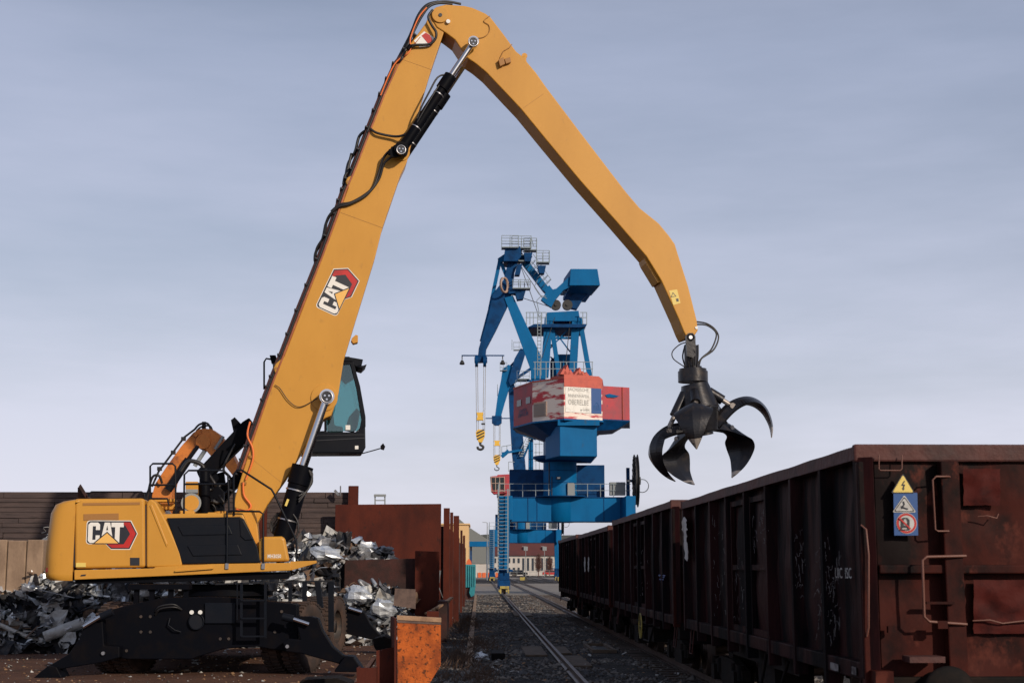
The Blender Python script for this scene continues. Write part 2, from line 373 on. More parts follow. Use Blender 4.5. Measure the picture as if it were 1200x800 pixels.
# ballast stones, leaves, grass
st = MB()
def stone(mb, c, r, m=0):
    vs = []
    for dx, dy, dz in ((1, 0, 0), (-1, 0, 0), (0, 1, 0), (0, -1, 0), (0, 0, 1), (0, 0, -1)):
        vs.append(Vector(c) + Vector((dx, dy, dz * .7)) * r * random.uniform(.7, 1.3) + Vector((random.uniform(-.3, .3) * r, random.uniform(-.3, .3) * r, 0)))
    mb.add(vs, [(0, 2, 4), (2, 1, 4), (1, 3, 4), (3, 0, 4), (2, 0, 5), (1, 2, 5), (3, 1, 5), (0, 3, 5)], m)
for i in range(24000):
    yy = 22 + 90 * random.random() ** 1.7; xx = random.uniform(-.9, 6.6)
    dens = noise.noise(Vector((xx * .8, yy * .35, 0)))
    if dens < -.12: continue
    stone(st, (xx, yy, .01), random.uniform(.014, .055) * (1 if random.random() < .97 else 2.2), random.choice((0, 0, 0, 1)))
tag(st.build('ballast_stones', ['stones', 'sleeper']), 'loose dark stones scattered between and beside the rails', 'stones', kind='stuff')
lf = MB()
for i in range(2600):
    yy = 24 + 85 * random.random() ** 1.5; xx = random.choice((random.gauss(2.6, .8), random.gauss(.2, .5), random.uniform(-1, 4)))
    if noise.noise(Vector((xx * .9, yy * .25, 7))) < .03: continue
    c = Vector((xx, yy, .035 + .02 * random.random())); a = random.random() * 6.3; s_ = random.uniform(.02, .055)
    u = Vector((math.cos(a), math.sin(a), random.uniform(-.5, .5))) * s_; v = Vector((-math.sin(a), math.cos(a), random.uniform(-.5, .5))) * s_ * .6
    lf.face([c - u, c - v, c + u, c + v], 0 if random.random() < .9 else 1)
tag(lf.build('fallen_leaves', ['dry_leaf', 'scrap_white']), 'dry leaves and pale litter scattered between the rails', 'leaves', kind='stuff')
yl_ = MB()
for i in range(2600):
    xx = random.uniform(-15, -1.6); yy = 22 + 20 * random.random(); stone(yl_, (xx, yy, .008), random.choice((.01, .016, .022, .035)) * random.uniform(.7, 1.3), random.choice((0, 0, 1, 1, 2)))
for i in range(90):
    c = Vector((random.uniform(-15, -1.8), random.uniform(27, 41), .03)); a = random.random() * 6.3; s_ = random.uniform(.03, .12); u = Vector((math.cos(a), math.sin(a), random.uniform(-.3, .3))) * s_; v = Vector((-math.sin(a), math.cos(a), random.uniform(-.3, .3))) * s_ * .5
    yl_.prism([c - u, c - v, c + u * .8, c + v], (0, 0, .01), random.choice((2, 2, 1)))
for i in range(120):
    c = Vector((random.choice((random.gauss(.2, .5), random.gauss(3, .8))), random.uniform(26, 90), .04)); a = random.random() * 6.3; s_ = random.uniform(.02, .09); u = Vector((math.cos(a), math.sin(a), random.uniform(-.4, .4))) * s_; v = Vector((-math.sin(a), math.cos(a), random.uniform(-.4, .4))) * s_ * .6
    yl_.prism([c - u, c - v, c + u * .8, c + v], (0, 0, .01), 2)
tag(yl_.build('litter', ['sleeper', 'dry_leaf', 'scrap_white']), 'small stones and bright metal crumbs strewn over the yard and track', 'litter', kind='stuff')
gr = MB()
for k in range(34):
    if k < 18: cx, cy = random.gauss(-.15, .25), random.uniform(24, 42)
    else: cx, cy = random.gauss(-.6, .3), random.uniform(30, 60)
    for i in range(46):
        b = Vector((cx + random.gauss(0, .13), cy + random.gauss(0, .2), 0)); hh = random.uniform(.08, .34); l_ = Vector((random.gauss(0, .12), random.gauss(0, .12), hh))
        w = Vector((random.uniform(-1, 1), random.uniform(-1, 1), 0)).normalized() * .006
        gr.face([b - w, b + w, b + l_ * .6 + w * .7 + Vector((0, 0, .02)), b + l_, b + l_ * .6 - w * .7])
tag(gr.build('dry_grass', 'dry_grass'), 'tufts of dry brown grass along the kerb beside the crane rail', 'grass', kind='stuff')

# ================================================================== WAGONS
XS, XE, LW = 3.45, 6.45, 11.55           # side faces and body length
XC = (XS + XE) / 2
def wagon_part_set(y0, top, label, detail):
    root = empty('freight_wagon', (XC, y0 + LW / 2, 0), 0, label, 'wagon', 'open freight wagons coupled in a row on the track')
    y1 = y0 + LW; zb = 1.14
    sp = .125                                       # panels set in behind the ribs
    for side in (-1, 1):
        xo = XS if side < 0 else XE; s = side
        w = MB(); nseg = 8; ps = []
        nyy, nzz = 90, 14
        seg = (LW - .16) / nseg
        for j in range(nzz + 1):
            for i in range(nyy + 1):
                yy = y0 + .08 + (LW - .16) * i / nyy; zz = zb + .12 + (top - .14 - zb - .12) * j / nzz
                ph = ((yy - y0 - .08) / seg) % 1; bl = math.sin(math.pi * ph) * math.sin(math.pi * j / nzz)
                dent = .06 * bl * (0.6 + .8 * noise.noise(Vector((yy * 1.2, zz * 1.3, y0 + side)))) + .02 * noise.noise(Vector((yy * 4, zz * 4, y0)))
                ps.append((xo - s * (sp - dent * 1.0), yy, zz))
        w.add(ps, [(j * (nyy + 1) + i, j * (nyy + 1) + i + 1, (j + 1) * (nyy + 1) + i + 1, (j + 1) * (nyy + 1) + i) for j in range(nzz) for i in range(nyy)], 0, True)
        # inner skin
        w.face([(xo - s * (sp + .05), y0 + .05, zb), (xo - s * (sp + .05), y1 - .05, zb), (xo - s * (sp + .05), y1 - .05, top - .03), (xo - s * (sp + .05), y0 + .05, top - .03)])
        w.build('side_wall', 'wagon_paint', root)
        for i in range(nseg + 1):
            yy = y0 + .08 + seg * i; wd = .10 if i not in (0, nseg) else .15
            r = MB(); d = .075
            poly = [(xo - s * .135, yy - wd), (xo + s * (d - .075), yy - wd * .5), (xo + s * (d - .075), yy + wd * .5), (xo - s * .135, yy + wd)]
            za = zb - (.16 if 0 < i < nseg else .0)
            r.prism([(a, b, za) for a, b in poly], (0, 0, top - .13 - za)); r.build('side_post', 'wagon_paint', root, bevel=.008)
        # twin doors in the middle
        for k in (3, 4):
            dr = MB(); ya = y0 + .08 + seg * k + .17; yb = ya + seg - .34
            xx = xo - s * .075
            for za, zc in ((zb + .14, zb + .22), (top - .30, top - .23), (zb + .95, zb + 1.02)): dr.b2((xx - .02, ya, za), (xx + .02, yb, zc))
            for yy in (ya, yb): dr.b2((xx - .025, yy - .03, zb + .08), (xx + .025, yy + .03, top - .22))
            dr.build('side_door', 'wagon_paint', root)
        rm = MB(); n = 40
        for i in range(n):      # top rim in slightly bent lengths
            a = y0 + .093 + (LW - .186) * i / n; b = y0 + .093 + (LW - .186) * (i + 1) / n
            f1 = lambda q: .012 * noise.noise(Vector((q * .9, side * 3, y0)))
            w0, w1 = f1(a), f1(b); xi = xo - s * .10; xx = xo + s * .01
            rm.add([(xx, a, top - .15), (xi, a, top - .15), (xi - s * .03, a, top + w0 - .01), (xx + s * .0, a, top + w0 - .03), (xx, b, top - .15), (xi, b, top - .15), (xi - s * .03, b, top + w1 - .01), (xx, b, top + w1 - .03)],
                   [(0, 1, 5, 4), (1, 2, 6, 5), (2, 3, 7, 6), (3, 0, 4, 7)] + ([(0, 1, 2, 3)] if i == 0 else []) + ([(4, 5, 6, 7)] if i == n - 1 else []))
        rm.build('top_rim', 'wagon_rim', root)
        sl_ = MB(); sl_.b2((xo - s * .13, y0 + .04, zb - .02), (xo - s * .015, y1 - .04, zb + .135)); sl_.build('bottom_rail', 'wagon_paint', root, bevel=.01)
    for e, yy in ((-1, y0), (1, y1)):
        w = MB(); ps = []; nxx, nzz = 26, 18
        for j in range(nzz + 1):
            for i in range(nxx + 1):
                xx = XS + .09 + (XE - XS - .18) * i / nxx; zz = zb + (top - .1 - zb) * j / nzz
                q = .022 * noise.noise(Vector((xx * 2.0, zz * 2.3, yy))) + .012 * noise.noise(Vector((xx * 6, zz * 6, yy)))
                ps.append((xx, yy - e * (.06 + q), zz))
        w.add(ps, [(j * (nxx + 1) + i, j * (nxx + 1) + i + 1, (j + 1) * (nxx + 1) + i + 1, (j + 1) * (nxx + 1) + i) for j in range(nzz) for i in range(nxx)], 0, True)
        w.face([(XS + .1, yy - e * .12, zb), (XE - .1, yy - e * .12, zb), (XE - .1, yy - e * .12, top - .03), (XS + .1, yy - e * .12, top - .03)])
        w.build('end_wall', 'wagon_end_paint', root)
        r = MB(); r.b2((XS - .02, yy - .09 * (e > 0), top - .17), (XE + .02, yy + .09 * (e < 0), top - .008)); r.build('end_rim', 'wagon_rim', root, bevel=.02)
        r = MB(); r.b2((XS + .16, yy - e * .03, 2.07 + (top - 3.25)), (XE - .16, yy + e * .05, 2.15 + (top - 3.25))); r.build('cross_bar', 'wagon_end_paint', root, bevel=.012)
        for xx in (XS, XE):
            s = 1 if xx == XS else -1
            r = MB(); r.b2((xx + s * .005, yy - e * .09, zb - .06), (xx + s * .125, yy + e * .025, top - .17)); r.build('corner_post', 'wagon_end_paint', root, bevel=.01)
        for xx in (4.28, 5.62):
            r = MB(); r.b2((xx - .085, yy - e * .03, .98), (xx + .085, yy + e * .085, top - .172)); r.build('end_stanchion', 'wagon_end_paint', root, bevel=.012)
        hb = MB(); hb.b2((XS + .1, yy - e * .20, .86), (XE - .1, yy + e * .02, 1.16)); hb.build('headstock', 'underframe', root, bevel=.015)
        for xx in (XC - .875, XC + .875):
            b = MB(); b.cyl((xx, yy + e * .02, 1.06), (xx, yy + e * .42, 1.06), .11, n=20); b.cyl((xx, yy + e * .02, 1.06), (xx, yy + e * .22, 1.06), .15, n=20)
            b.lathe((xx, yy + e * .42, 1.06), (0, e, 0), [(0.0, .06), (.12, .055), (.205, .035), (.225, .02), (.225, 0), (0, 0)], 28); b.build('buffer', 'underframe', root)
        cpl = MB(); cpl.tube([(XC, yy + e * .05, 1.0), (XC, yy + e * .35, .95), (XC, yy + e * .5, .8), (XC, yy + e * .42, .62)], .035, 8, smooth_path=True); cpl.build('coupling', 'underframe', root)
    fl = MB(); fl.b2((XS + .13, y0 + .1, zb - .05), (XE - .13, y1 - .1, zb + .02)); fl.b2((XC - .35, y0 + .1, .82), (XC - .2, y1 - .1, zb - .06)); fl.b2((XC + .2, y0 + .1, .82), (XC + .35, y1 - .1, zb - .06))
    fl.b2((XS + .2, y0 + 3.6, .9), (XS + .32, y1 - 3.6, 1.08)); fl.b2((XE - .32, y0 + 3.6, .9), (XE - .2, y1 - 3.6, 1.08))
    fl.build('underframe', 'underframe', root)
    for by in (y0 + 2.1, y1 - 2.1):
        b = MB()
        for xx in (XS + .42, XE - .42):
            b.prism([(xx - .06, by - 1.3, .50), (xx - .06, by - .7, .44), (xx - .06, by - .42, .34), (xx - .06, by + .42, .34), (xx - .06, by + .7, .44), (xx - .06, by + 1.3, .50), (xx - .06, by + 1.3, .64), (xx - .06, by + .5, .76), (xx - .06, by - .5, .76), (xx - .06, by - 1.3, .64)], (.12, 0, 0))
            for q in (-.9, .9):
                b.b2((xx - .14, by + q - .14, .38), (xx + .10, by + q + .14, .62))
                for t in (-.26, .26): b.cyl((xx - .05, by + q + t, .5), (xx - .05, by + q + t, .72), .06, n=10)
        b.b2((XS + .42, by - .2, .55), (XE - .42, by + .2, .84)); bo = b.build('bogie', 'underframe', root)
        for q in (-.9, .9):
            wh = MB()
            for xx, s in ((XC - .7175, -1), (XC + .7175, 1)):
                wh.lathe((xx, by + q, .465 + .17), (s, 0, 0), [(.0, -.03), (.34, -.02), (.36, -.085), (.495, -.085), (.495, -.055), (.462, -.05), (.455, .06), (.37, .06), (.35, .01), (.12, .02), (.12, .07), (0, .07)], 36)
            wh.cyl((XC - .7, by + q, .635), (XC + .7, by + q, .635), .085); wh.build('wheelset', 'wheel_steel', root)
            bo_wheel = None
    # side steps and hooks
    for yy in (y0 + .35, y1 - .35):
        s_ = MB(); s_.tube([(XS + .10, yy - .15, 1.1), (XS + .06, yy - .15, .72), (XS + .06, yy + .15, .72), (XS + .10, yy + .15, 1.1)], .012); s_.build('foot_step', 'wagon_rim', root)
    br = MB()
    br.tube([(XS + .16, y0 + 4.0, 1.05), (XS + .05, y0 + 4.1, .62), (XS + .05, y0 + 5.2, .62), (XS + .16, y0 + 5.3, 1.05)], .022); br.b2((XS + .3, y0 + 5.5, .55), (XS + .8, y0 + 6.6, .95)); br.build('brake_gear', 'underframe', root)
    return root, y0, top
WY = [13.2 + 12.87 * i for i in range(4)]
w1, _, _ = wagon_part_set(WY[0], 3.25, 'rusty brown open freight wagon nearest the camera with warning signs on its end', True)
labels = ['second freight wagon from the camera with a yellow handwheel low on its side', 'third freight wagon from the camera with two white paint marks on its side', 'farthest freight wagon at the end of the row beside the blue crane']
tops = [3.33, 3.24, 3.28]; wag = [w1]
for i in range(3):
    r, _, _ = wagon_part_set(WY[i + 1], tops[i], labels[i], False); wag.append(r)
# --- end details of the nearest wagon (pixel positions on its end plane)
E = lambda px, py, d=0: at(px, py, WY[0] - d)
def child(mb, name, mats, parent, **k): return mb.build(name, mats, parent, **k)
hd = MB(); hd.tube([E(1117, 560, .02), E(1112, 558, .10), E(1097, 558, .12), E(1093, 562, .12), E(1096, 620, .12), E(1099, 622, .12), E(1112, 622, .10)], .0085, 8); child(hd, 'grab_handle', 'bright_handle', w1)
hd = MB(); hd.tube([E(1132, 651, .10), E(1086, 652, .17), E(1081, 656, .17), E(1083, 722, .17), E(1089, 728, .17), E(1133, 731, .10)], .013, 8); child(hd, 'grab_handle', 'bright_handle', w1)
hd = MB(); hd.tube([E(1030, 533, .05), E(1030, 549, .06), E(1032, 551, .06), E(1055, 551, .06), E(1057, 549, .06), E(1057, 533, .05)], .006, 8); child(hd, 'grab_handle', 'bright_handle', w1)
hd = MB(); hd.tube([E(1009, 615, .02), E(1015, 620, .06), E(1018, 650, .07), E(1018, 735, .07), E(1016, 745, .04)], .009, 8); child(hd, 'grab_handle', 'bright_handle', w1)
stp = MB(); stp.beam(E(1085, 706, .10), E(1118, 706, .10), .05, .022); child(stp, 'foot_rung', 'wagon_end_paint', w1)
stp = MB(); stp.b2(E(1099, 727, .17), E(1109, 736, .12)); child(stp, 'handle_bracket', 'wagon_end_paint', w1)
stp = MB(); stp.b2(E(1039, 733, .02), E(1049, 741, .07)); child(stp, 'bolt_plate', 'wagon_end_paint', w1)
# bent patches
pt = MB()
def crumple_patch(px0, py0, px1, py1, d, amp, seed, name, m_):
    mb = MB(); n = 10; vs = []
    for j in range(n + 1):
        for i in range(n + 1):
            px = px0 + (px1 - px0) * i / n; py = py0 + (py1 - py0) * j / n
            q = amp * noise.noise(Vector((px * .05, py * .05, seed)))
            vs.append(E(px + 1.5 * noise.noise(Vector((py * .1, seed, 0))), py + 1.5 * noise.noise(Vector((px * .1, seed, 5))), d + q))
    mb.add(vs, [(j * (n + 1) + i, j * (n + 1) + i + 1, (j + 1) * (n + 1) + i + 1, (j + 1) * (n + 1) + i) for j in range(n) for i in range(n)], 0, True)
    return child(mb, name, m_, w1)
crumple_patch(1129, 549, 1172, 592, .005, .03, 3, 'repair_patch', 'wagon_patch')
crumple_patch(1141, 679, 1230, 742, .0, .05, 8, 'repair_patch', 'wagon_patch')
ln = MB(); ln.tube([E(1140, 727, .02), E(1160, 726, .05), E(1175, 730, .04), E(1200, 727, .05), E(1230, 724, .05)], .008, 6); child(ln, 'torn_edge', 'bright_handle', w1)
ln = MB(); ln.tube([E(1146, 605, .02), E(1157, 604, .05), E(1168, 607, .05), E(1170, 602, .02)], .006, 6); child(ln, 'bent_hook', 'bright_handle', w1)
bfp = MB(); bfp.b2(E(1066, 769, .26), E(1098, 774, .02)); child(bfp, 'step_tread', 'wagon_rim', w1)
bfp = MB(); bfp.b2(E(1026, 786, .2), E(1041, 800, .02)); child(bfp, 'hook_bracket', 'wagon_end_paint', w1)
# sign plate with three pictograms
def tri(mb, cx, y0, y1, hw, d, m): mb.face([E(cx, y0, d), E(cx + hw, y1, d), E(cx - hw, y1, d)], m)
sg = MB(); dq = .045
sg.prism([E(1047, 577, dq), E(1075, 577, dq), E(1076, 627, dq), E(1048, 627, dq)], (0, .01, 0), 0)
def rtri(cx, yt, yb, hw, d, m):
    pts = []
    for ax, ay in ((cx, yt), (cx + hw, yb), (cx - hw, yb)):
        for k in (-1, 0, 1):
            gx_, gy_ = cx, yt + (yb - yt) * .62
            ang = math.atan2(ay - gy_, ax - gx_) + k * .7; pts.append((ax - math.cos(math.atan2(ay - gy_, ax - gx_)) * 1.4 + 1.4 * math.cos(ang), ay - math.sin(math.atan2(ay - gy_, ax - gx_)) * 1.4 + 1.4 * math.sin(ang)))
    sg.face([E(a, b, d) for a, b in pts], m)
rtri(1058.2, 555.5, 577, 13, dq + .006, 3); rtri(1058.2, 557.2, 576, 11.2, dq + .008, 1); rtri(1058.2, 559, 575, 9.8, dq + .010, 2)
sg.prism([E(1047.5, 577.5, dq), E(1058, 556.5, dq), E(1069.5, 577.5, dq)], (0, .01, 0), 3)
bolt = [(1059.5, 563), (1056.0, 568.5), (1058.6, 568.8), (1057.8, 571.6), (1056.8, 571.2), (1058.6, 574.6), (1060.4, 571.6), (1059.2, 571.8), (1060.8, 567.4), (1058.4, 567.2), (1060.8, 563.4)]
sg.face([E(a, b, dq + .013) for a, b in bolt], 3)
rtri(1059.8, 580.5, 599.5, 13, dq + .006, 4); rtri(1059.8, 582.3, 598.6, 11.2, dq + .008, 3); rtri(1059.8, 584, 597.8, 9.8, dq + .010, 4)
for a, b in (((1056, 593), (1060, 595)), ((1060, 595), (1064, 596)), ((1057, 595.5), (1059, 591.5)), ((1058.6, 587), (1059.8, 591)), ((1059.8, 591), (1058.4, 592))):
    sg.beam(E(*a, dq + .014), E(*b, dq + .014), .006, .011, 3)
c0 = E(1060.4, 613, 0)
def dsc(r, d, m): sg.disc((c0.x, WY[0] - d, c0.z), (0, -1, 0), r, 28, m)
dsc(.094, dq + .005, 4); dsc(.090, dq + .0075, 5); dsc(.070, dq + .010, 4)
sg.prism([E(1055.5, 607.5, dq + .013), E(1059, 606, dq + .013), E(1063.5, 606.5, dq + .013), E(1066, 609, dq + .013), E(1066, 618, dq + .013), E(1055.5, 618, dq + .013)], (0, .002, 0), 3)
sg.face([E(1059.5, 608, dq + .015), E(1061.8, 608, dq + .015), E(1063, 612, dq + .015), E(1061.5, 616, dq + .015), E(1059, 615, dq + .015), E(1058.4, 611, dq + .015)], 4)
for a, b in (((1056, 620), (1057.5, 617.5)), ((1064.5, 620), (1063.5, 617.5)), ((1055, 620.3), (1066, 620.3))): sg.beam(E(*a, dq + .014), E(*b, dq + .014), .005, .008, 3)
sg.beam(E(1053.6, 606.5, dq + .017), E(1067.2, 619.5, dq + .017), .004, .014, 5)
child(sg, 'warning_sign', ['sign_blue', 'sticker_yellow', 'sticker_yellow', 'logo_black', 'scrap_white', 'logo_red'], w1)
# lettering and scratches on the near side
SD = lambda px, py, d=0: onplane(px, py, (XS - d, 0, 0), Vector((1, 0, 0)))
lt = MB(); c = SD(988, 671, -.008)
text_mesh(lt, 'UIC  ISC', c, (0, -1, 0), (0, 0, 1), .10, width=.62)
lt.build('lettering', 'scrap_white', w1)
def scribble(parent, px0, py0, px1, py1, n, seed, x=XS, mat_='scratch_paint', th=.006):
    rnd = random.Random(seed); mb = MB()
    for i in range(n):
        px = rnd.uniform(px0, px1); py = rnd.uniform(py0, py1); p = onplane(px, py, (x, 0, 0), Vector((1, 0, 0)))
        a = rnd.uniform(0, 6.28); pts = []; L_ = rnd.uniform(.03, .16)
        for k in range(4): pts.append(p + Vector((-.004, math.cos(a) * L_ * k / 3 , math.sin(a) * L_ * k / 3))); a += rnd.uniform(-.5, .5)
        for k in range(3): mb.beam(pts[k], pts[k + 1], th * rnd.uniform(.5, 1.4), .003)
    return mb.build('paint_scratches', mat_, parent)
scribble(w1, 956, 640, 984, 745, 90, 1, XS + .03, th=.004); scribble(w1, 882, 600, 900, 650, 28, 2, XS + .03, th=.004); scribble(w1, 930, 620, 944, 700, 26, 3, XS + .03, th=.004); scribble(w1, 862, 650, 872, 735, 24, 4, XS + .03, th=.004); scribble(w1, 836, 610, 850, 720, 20, 5, XS + .03, th=.004); scribble(wag[1], 745, 640, 762, 700, 18, 6, XS + .03, th=.006)
gp = MB(); rnd = random.Random(5)
def blotch(mb, parent, px, py, w, h_, n, seed, x, mt):
    rnd = random.Random(seed)
    for i in range(n):
        a = px + rnd.uniform(-w, w); b = py + rnd.uniform(-h_, h_); s_ = rnd.uniform(.25, .6)
        pts = [onplane(a + w * s_ * math.cos(t) * rnd.uniform(.6, 1.2), b + h_ * .5 * s_ * math.sin(t) * rnd.uniform(.6, 1.2), (x - .0005 * i, 0, 0), Vector((1, 0, 0))) for t in [k * .785 for k in range(8)]]
        mb.face(pts)
rnd = random.Random(2); lft = []; rgt = []
for k in range(19):
    py = 606 + k * 2.8; wdt = (3.6 if k < 6 else 2.6) * (1 if 0 < k < 18 else .2); cx_ = 801.5 + .18 * k
    lft.append(onplane(cx_ - wdt * rnd.uniform(.5, 1), py, (XS - .004, 0, 0), Vector((1, 0, 0)))); rgt.append(onplane(cx_ + wdt * rnd.uniform(.3, 1), py + rnd.uniform(-1, 1), (XS - .004, 0, 0), Vector((1, 0, 0))))
for k in range(18): gp.face([lft[k], lft[k + 1], rgt[k + 1], rgt[k]])
gp.build('white_paint_smear', 'scrap_white', w1)
for (px, py, w_, h_) in ((982, 782, 9, 5), (1003, 786, 5, 4)):
    mb = MB(); c = SD(px, py, .004); a_ = SD(px - w_, py, .004); mb.b2((XS - .004, min(c.y, a_.y), c.z - .035), (XS + .0, max(c.y, a_.y), c.z + .035)); mb.build('data_plate', 'scratch_paint', w1)
for cx0, sd_ in ((685.3, 4), (689.6, 9)):
    gp = MB(); rnd = random.Random(sd_); lft = []; rgt = []
    for k in range(9):
        py = 652 + k * 2.2; q_ = .95 if 0 < k < 8 else .4
        lft.append(onplane(cx0 - q_ * rnd.uniform(.5, 1.1), py, (XS - .004, 0, 0), Vector((1, 0, 0)))); rgt.append(onplane(cx0 + q_ * rnd.uniform(.5, 1.1), py, (XS - .004, 0, 0), Vector((1, 0, 0))))
    for k in range(8): gp.face([lft[k], lft[k + 1], rgt[k + 1], rgt[k]])
    gp.build('white_paint_mark', 'scrap_white', wag[2])
gp = MB(); blotch(gp, wag[1], 775, 676, 3, 4, 5, 6, XS - .002, ''); gp.build('blue_paint_mark', 'sign_blue', wag[1])
yw = MB(); c = SD(750.5, 733, .10); yw.ring(c, (1, 0, .0), .25, .014, 28); yw.beam(c + Vector((0, -.25, 0)), c + Vector((0, .25, 0)), .015, .015); yw.beam(c + Vector((0, 0, -.25)), c + Vector((0, 0, .25)), .015, .015); ybw = yw.build('brake_handwheel', 'yellow_safety', wag[1]); yw = MB(); yw.cyl(c, c + Vector((.3, 0, 0)), .02); yw.build('shaft', 'underframe', ybw)
cp = MB(); cp.b2((XS - .005, WY[0] + LW - 2.6, 1.0), (XS + .03, WY[0] + LW - .6, 1.13)); 

# ================================================================== MATERIAL HANDLER
PSI = R(7); EO = Vector((-5.7, 33.3, 0)); eu = Vector((math.cos(PSI), math.sin(PSI), 0)); ev = Vector((-math.sin(PSI), math.cos(PSI), 0))
ex = empty('material_handler', EO, PSI, 'large yellow scrap handler with tall boom, raised cab and open grapple', 'excavator')
def Q(px, py, v): return onplane(px, py, EO + ev * v, ev)
def QP(pts, v): return [Q(a, b, v) for a, b in pts]
def pr(name, pts, v0, v1, mats, parent=ex, bevel=0, seg=2):
    mb = MB(); mb.prism(QP(pts, v0), ev * (v1 - v0)); return mb.build(name, mats, parent, bevel=bevel, seg=seg)
def emblem(parent, cpx, ang, scale, v, name='logo'):
    """hex emblem with three block letters, laid on the plane at lateral offset v"""
    o = Q(cpx[0], cpx[1], v); a = eu * math.cos(ang) + Vector((0, 0, 1)) * math.sin(ang); b = -eu * math.sin(ang) + Vector((0, 0, 1)) * math.cos(ang)
    mb = MB()
    def lay(pts, d, m): mb.face([o + a * ((x - 1.7) * scale) + b * ((y - .62) * scale) - ev * d for x, y in pts], m)
    plate = [(0, .2), (.06, .06), (.2, 0), (1.33, 0), (1.7, -.36), (2.98, -.36), (3.46, .72), (2.98, 1.6), (.2, 1.6), (.06, 1.54), (0, 1.4)]
    big = [((x - 1.7) * 1.03 + 1.7, (y - .62) * 1.05 + .62) for x, y in plate]
    lay(big, .002, 1); lay(plate, .004, 0)
    lay([(2.5, 1.52), (2.94, 1.52), (3.37, .72), (2.93, -.28), (1.74, -.28), (1.45, -.03), (2.56, -.03), (2.98, .70), (2.62, 1.3), (2.5, 1.32)], .006, 2)
    lay([(.07, .22), (.07, 1.35), (.22, 1.5), (.74, 1.5), (.88, 1.36), (.88, .97), (.60, .97), (.60, 1.24), (.38, 1.24), (.38, .28), (.60, .28), (.60, .60), (.88, .60), (.88, .20), (.74, .06), (.22, .06)], .006, 1)
    lay([(.93, .08), (1.19, 1.5), (1.57, 1.5), (1.84, .08)], .006, 1); lay([(1.31, .96), (1.38, 1.3), (1.45, .96)], .008, 0)
    lay([(1.66, 1.5), (2.52, 1.5), (2.52, 1.18), (2.25, 1.18), (2.25, .05), (1.93, .05), (1.93, 1.18), (1.66, 1.18)], .006, 1)
    lay([(.38, -.02), (1.38, .86), (2.36, -.02)], .008, 0); lay([(.56, .04), (1.38, .76), (2.18, .04)], .010, 3)
    return mb.build(name, ['logo_black', 'logo_white', 'logo_red', 'logo_yellow'], parent)

# --- undercarriage, square to the tracks
UX, UY = -5.72, 33.3
def U(x, y, z): return Vector((UX + x, UY + y, z))
mb = MB(); mb.b2(U(-1.25, -3.4, .62), U(1.25, 3.4, 1.25)); mb.b2(U(-.9, -2.0, 1.25), U(.9, 2.0, 1.42))
mb.b2(U(-1.9, 1.2, .55), U(1.9, 3.4, 1.12)); mb.build('chassis', 'black_paint', ex, bevel=.03)
YN = UY - 3.75
mb = MB(); mb.prism([at(115, 718, YN), at(152, 708, YN), at(190, 700, YN), at(236, 699, YN), at(262, 699, YN), at(300, 702, YN), at(348, 708, YN), at(350, 755, YN), at(340, 764, YN), at(300, 757, YN), at(262, 760, YN), at(232, 769, YN), at(225, 772, YN), at(150, 772, YN), at(122, 768, YN)], (0, .35, 0)); mb.build('end_plate', 'black_paint', ex, bevel=.02)
mb = MB(); mb.cyl(at(230, 728, YN - .06), at(230, 728, YN + .1), .14, n=24); mb.ring(at(230, 728, YN - .06), (0, 1, 0), .15, .012); mb.build('tow_eye', 'black_panel', ex)
for px in (224.5, 234.5):
    mb = MB(); c = at(px, 717, YN - .03); mb.cyl(c, c + Vector((0, .06, 0)), .042, n=16); mb.build('marker_light', 'white_light', ex)
mb = MB()
for px in (160, 178, 200, 218): mb.b2(at(px - 3, 690, YN + .2), at(px + 3, 712, YN + .3))
mb.b2(at(150, 684, YN + .1), at(225, 690, YN + .4)); mb.build('frame_bracket', 'black_paint', ex)
mb = MB(); mb.tube([at(199, 724, YN - .03), at(197, 732, YN - .08), at(205, 738, YN - .1), at(212, 740, YN - .05)], .015); mb.build('pipe', 'black_panel', ex)
# ladder on the chassis end
mb = MB()
for px in (283, 311): mb.beam(at(px, 682, YN - .25), at(px, 747, YN - .25), .05, .03)
for py in (703, 724, 745): mb.beam(at(283, py, YN - .26), at(311, py, YN - .26), .10, .03)
mb.build('ladder', 'black_panel', ex)
mb = MB(); mb.beam(at(252, 684, YN - .2), at(392, 680, YN + .6), .05, .03); mb.beam(at(278, 680, YN - .2), at(278, 726, YN - .2), .02, .02); mb.beam(at(340, 682, YN + .3), at(340, 704, YN + .3), .07, .07); mb.beam(at(357, 681, YN + .4), at(357, 704, YN + .4), .09, .09)
mb.beam(at(388, 680, YN + 4), at(388, 740, YN + 4), .12, .12); mb.beam(at(372, 681, YN + 3), at(376, 712, YN + 3), .12, .12); mb.build('guard_rail', 'black_panel', ex)
for k, (px, py) in enumerate(((165, 722), (176, 722), (165, 740), (176, 740), (258, 718), (268, 718), (258, 748), (268, 748), (148, 762), (330, 716), (322, 740))):
    mb = MB(); c = at(px, py, YN - .02); mb.cyl(c, c + Vector((0, .05, 0)), .03, n=8); mb.build('bolt', 'hub_metal', ex)
mb = MB(); mb.prism([at(240, 706, YN - .05), at(276, 706, YN - .05), at(276, 730, YN - .05), at(240, 730, YN - .05)], (0, .08, 0)); mb.build('cover_plate', 'black_panel', ex, bevel=.01)
for z_ in (0, 1): mb = MB(); mb.tube([at(182, 716 + 4 * z_, YN - .02), at(188, 710 + 3 * z_, YN - .12), at(204, 708 + 3 * z_, YN - .12), at(213, 714, YN - .02)], .018, smooth_path=True); mb.build('hose', 'hose_rubber', ex)
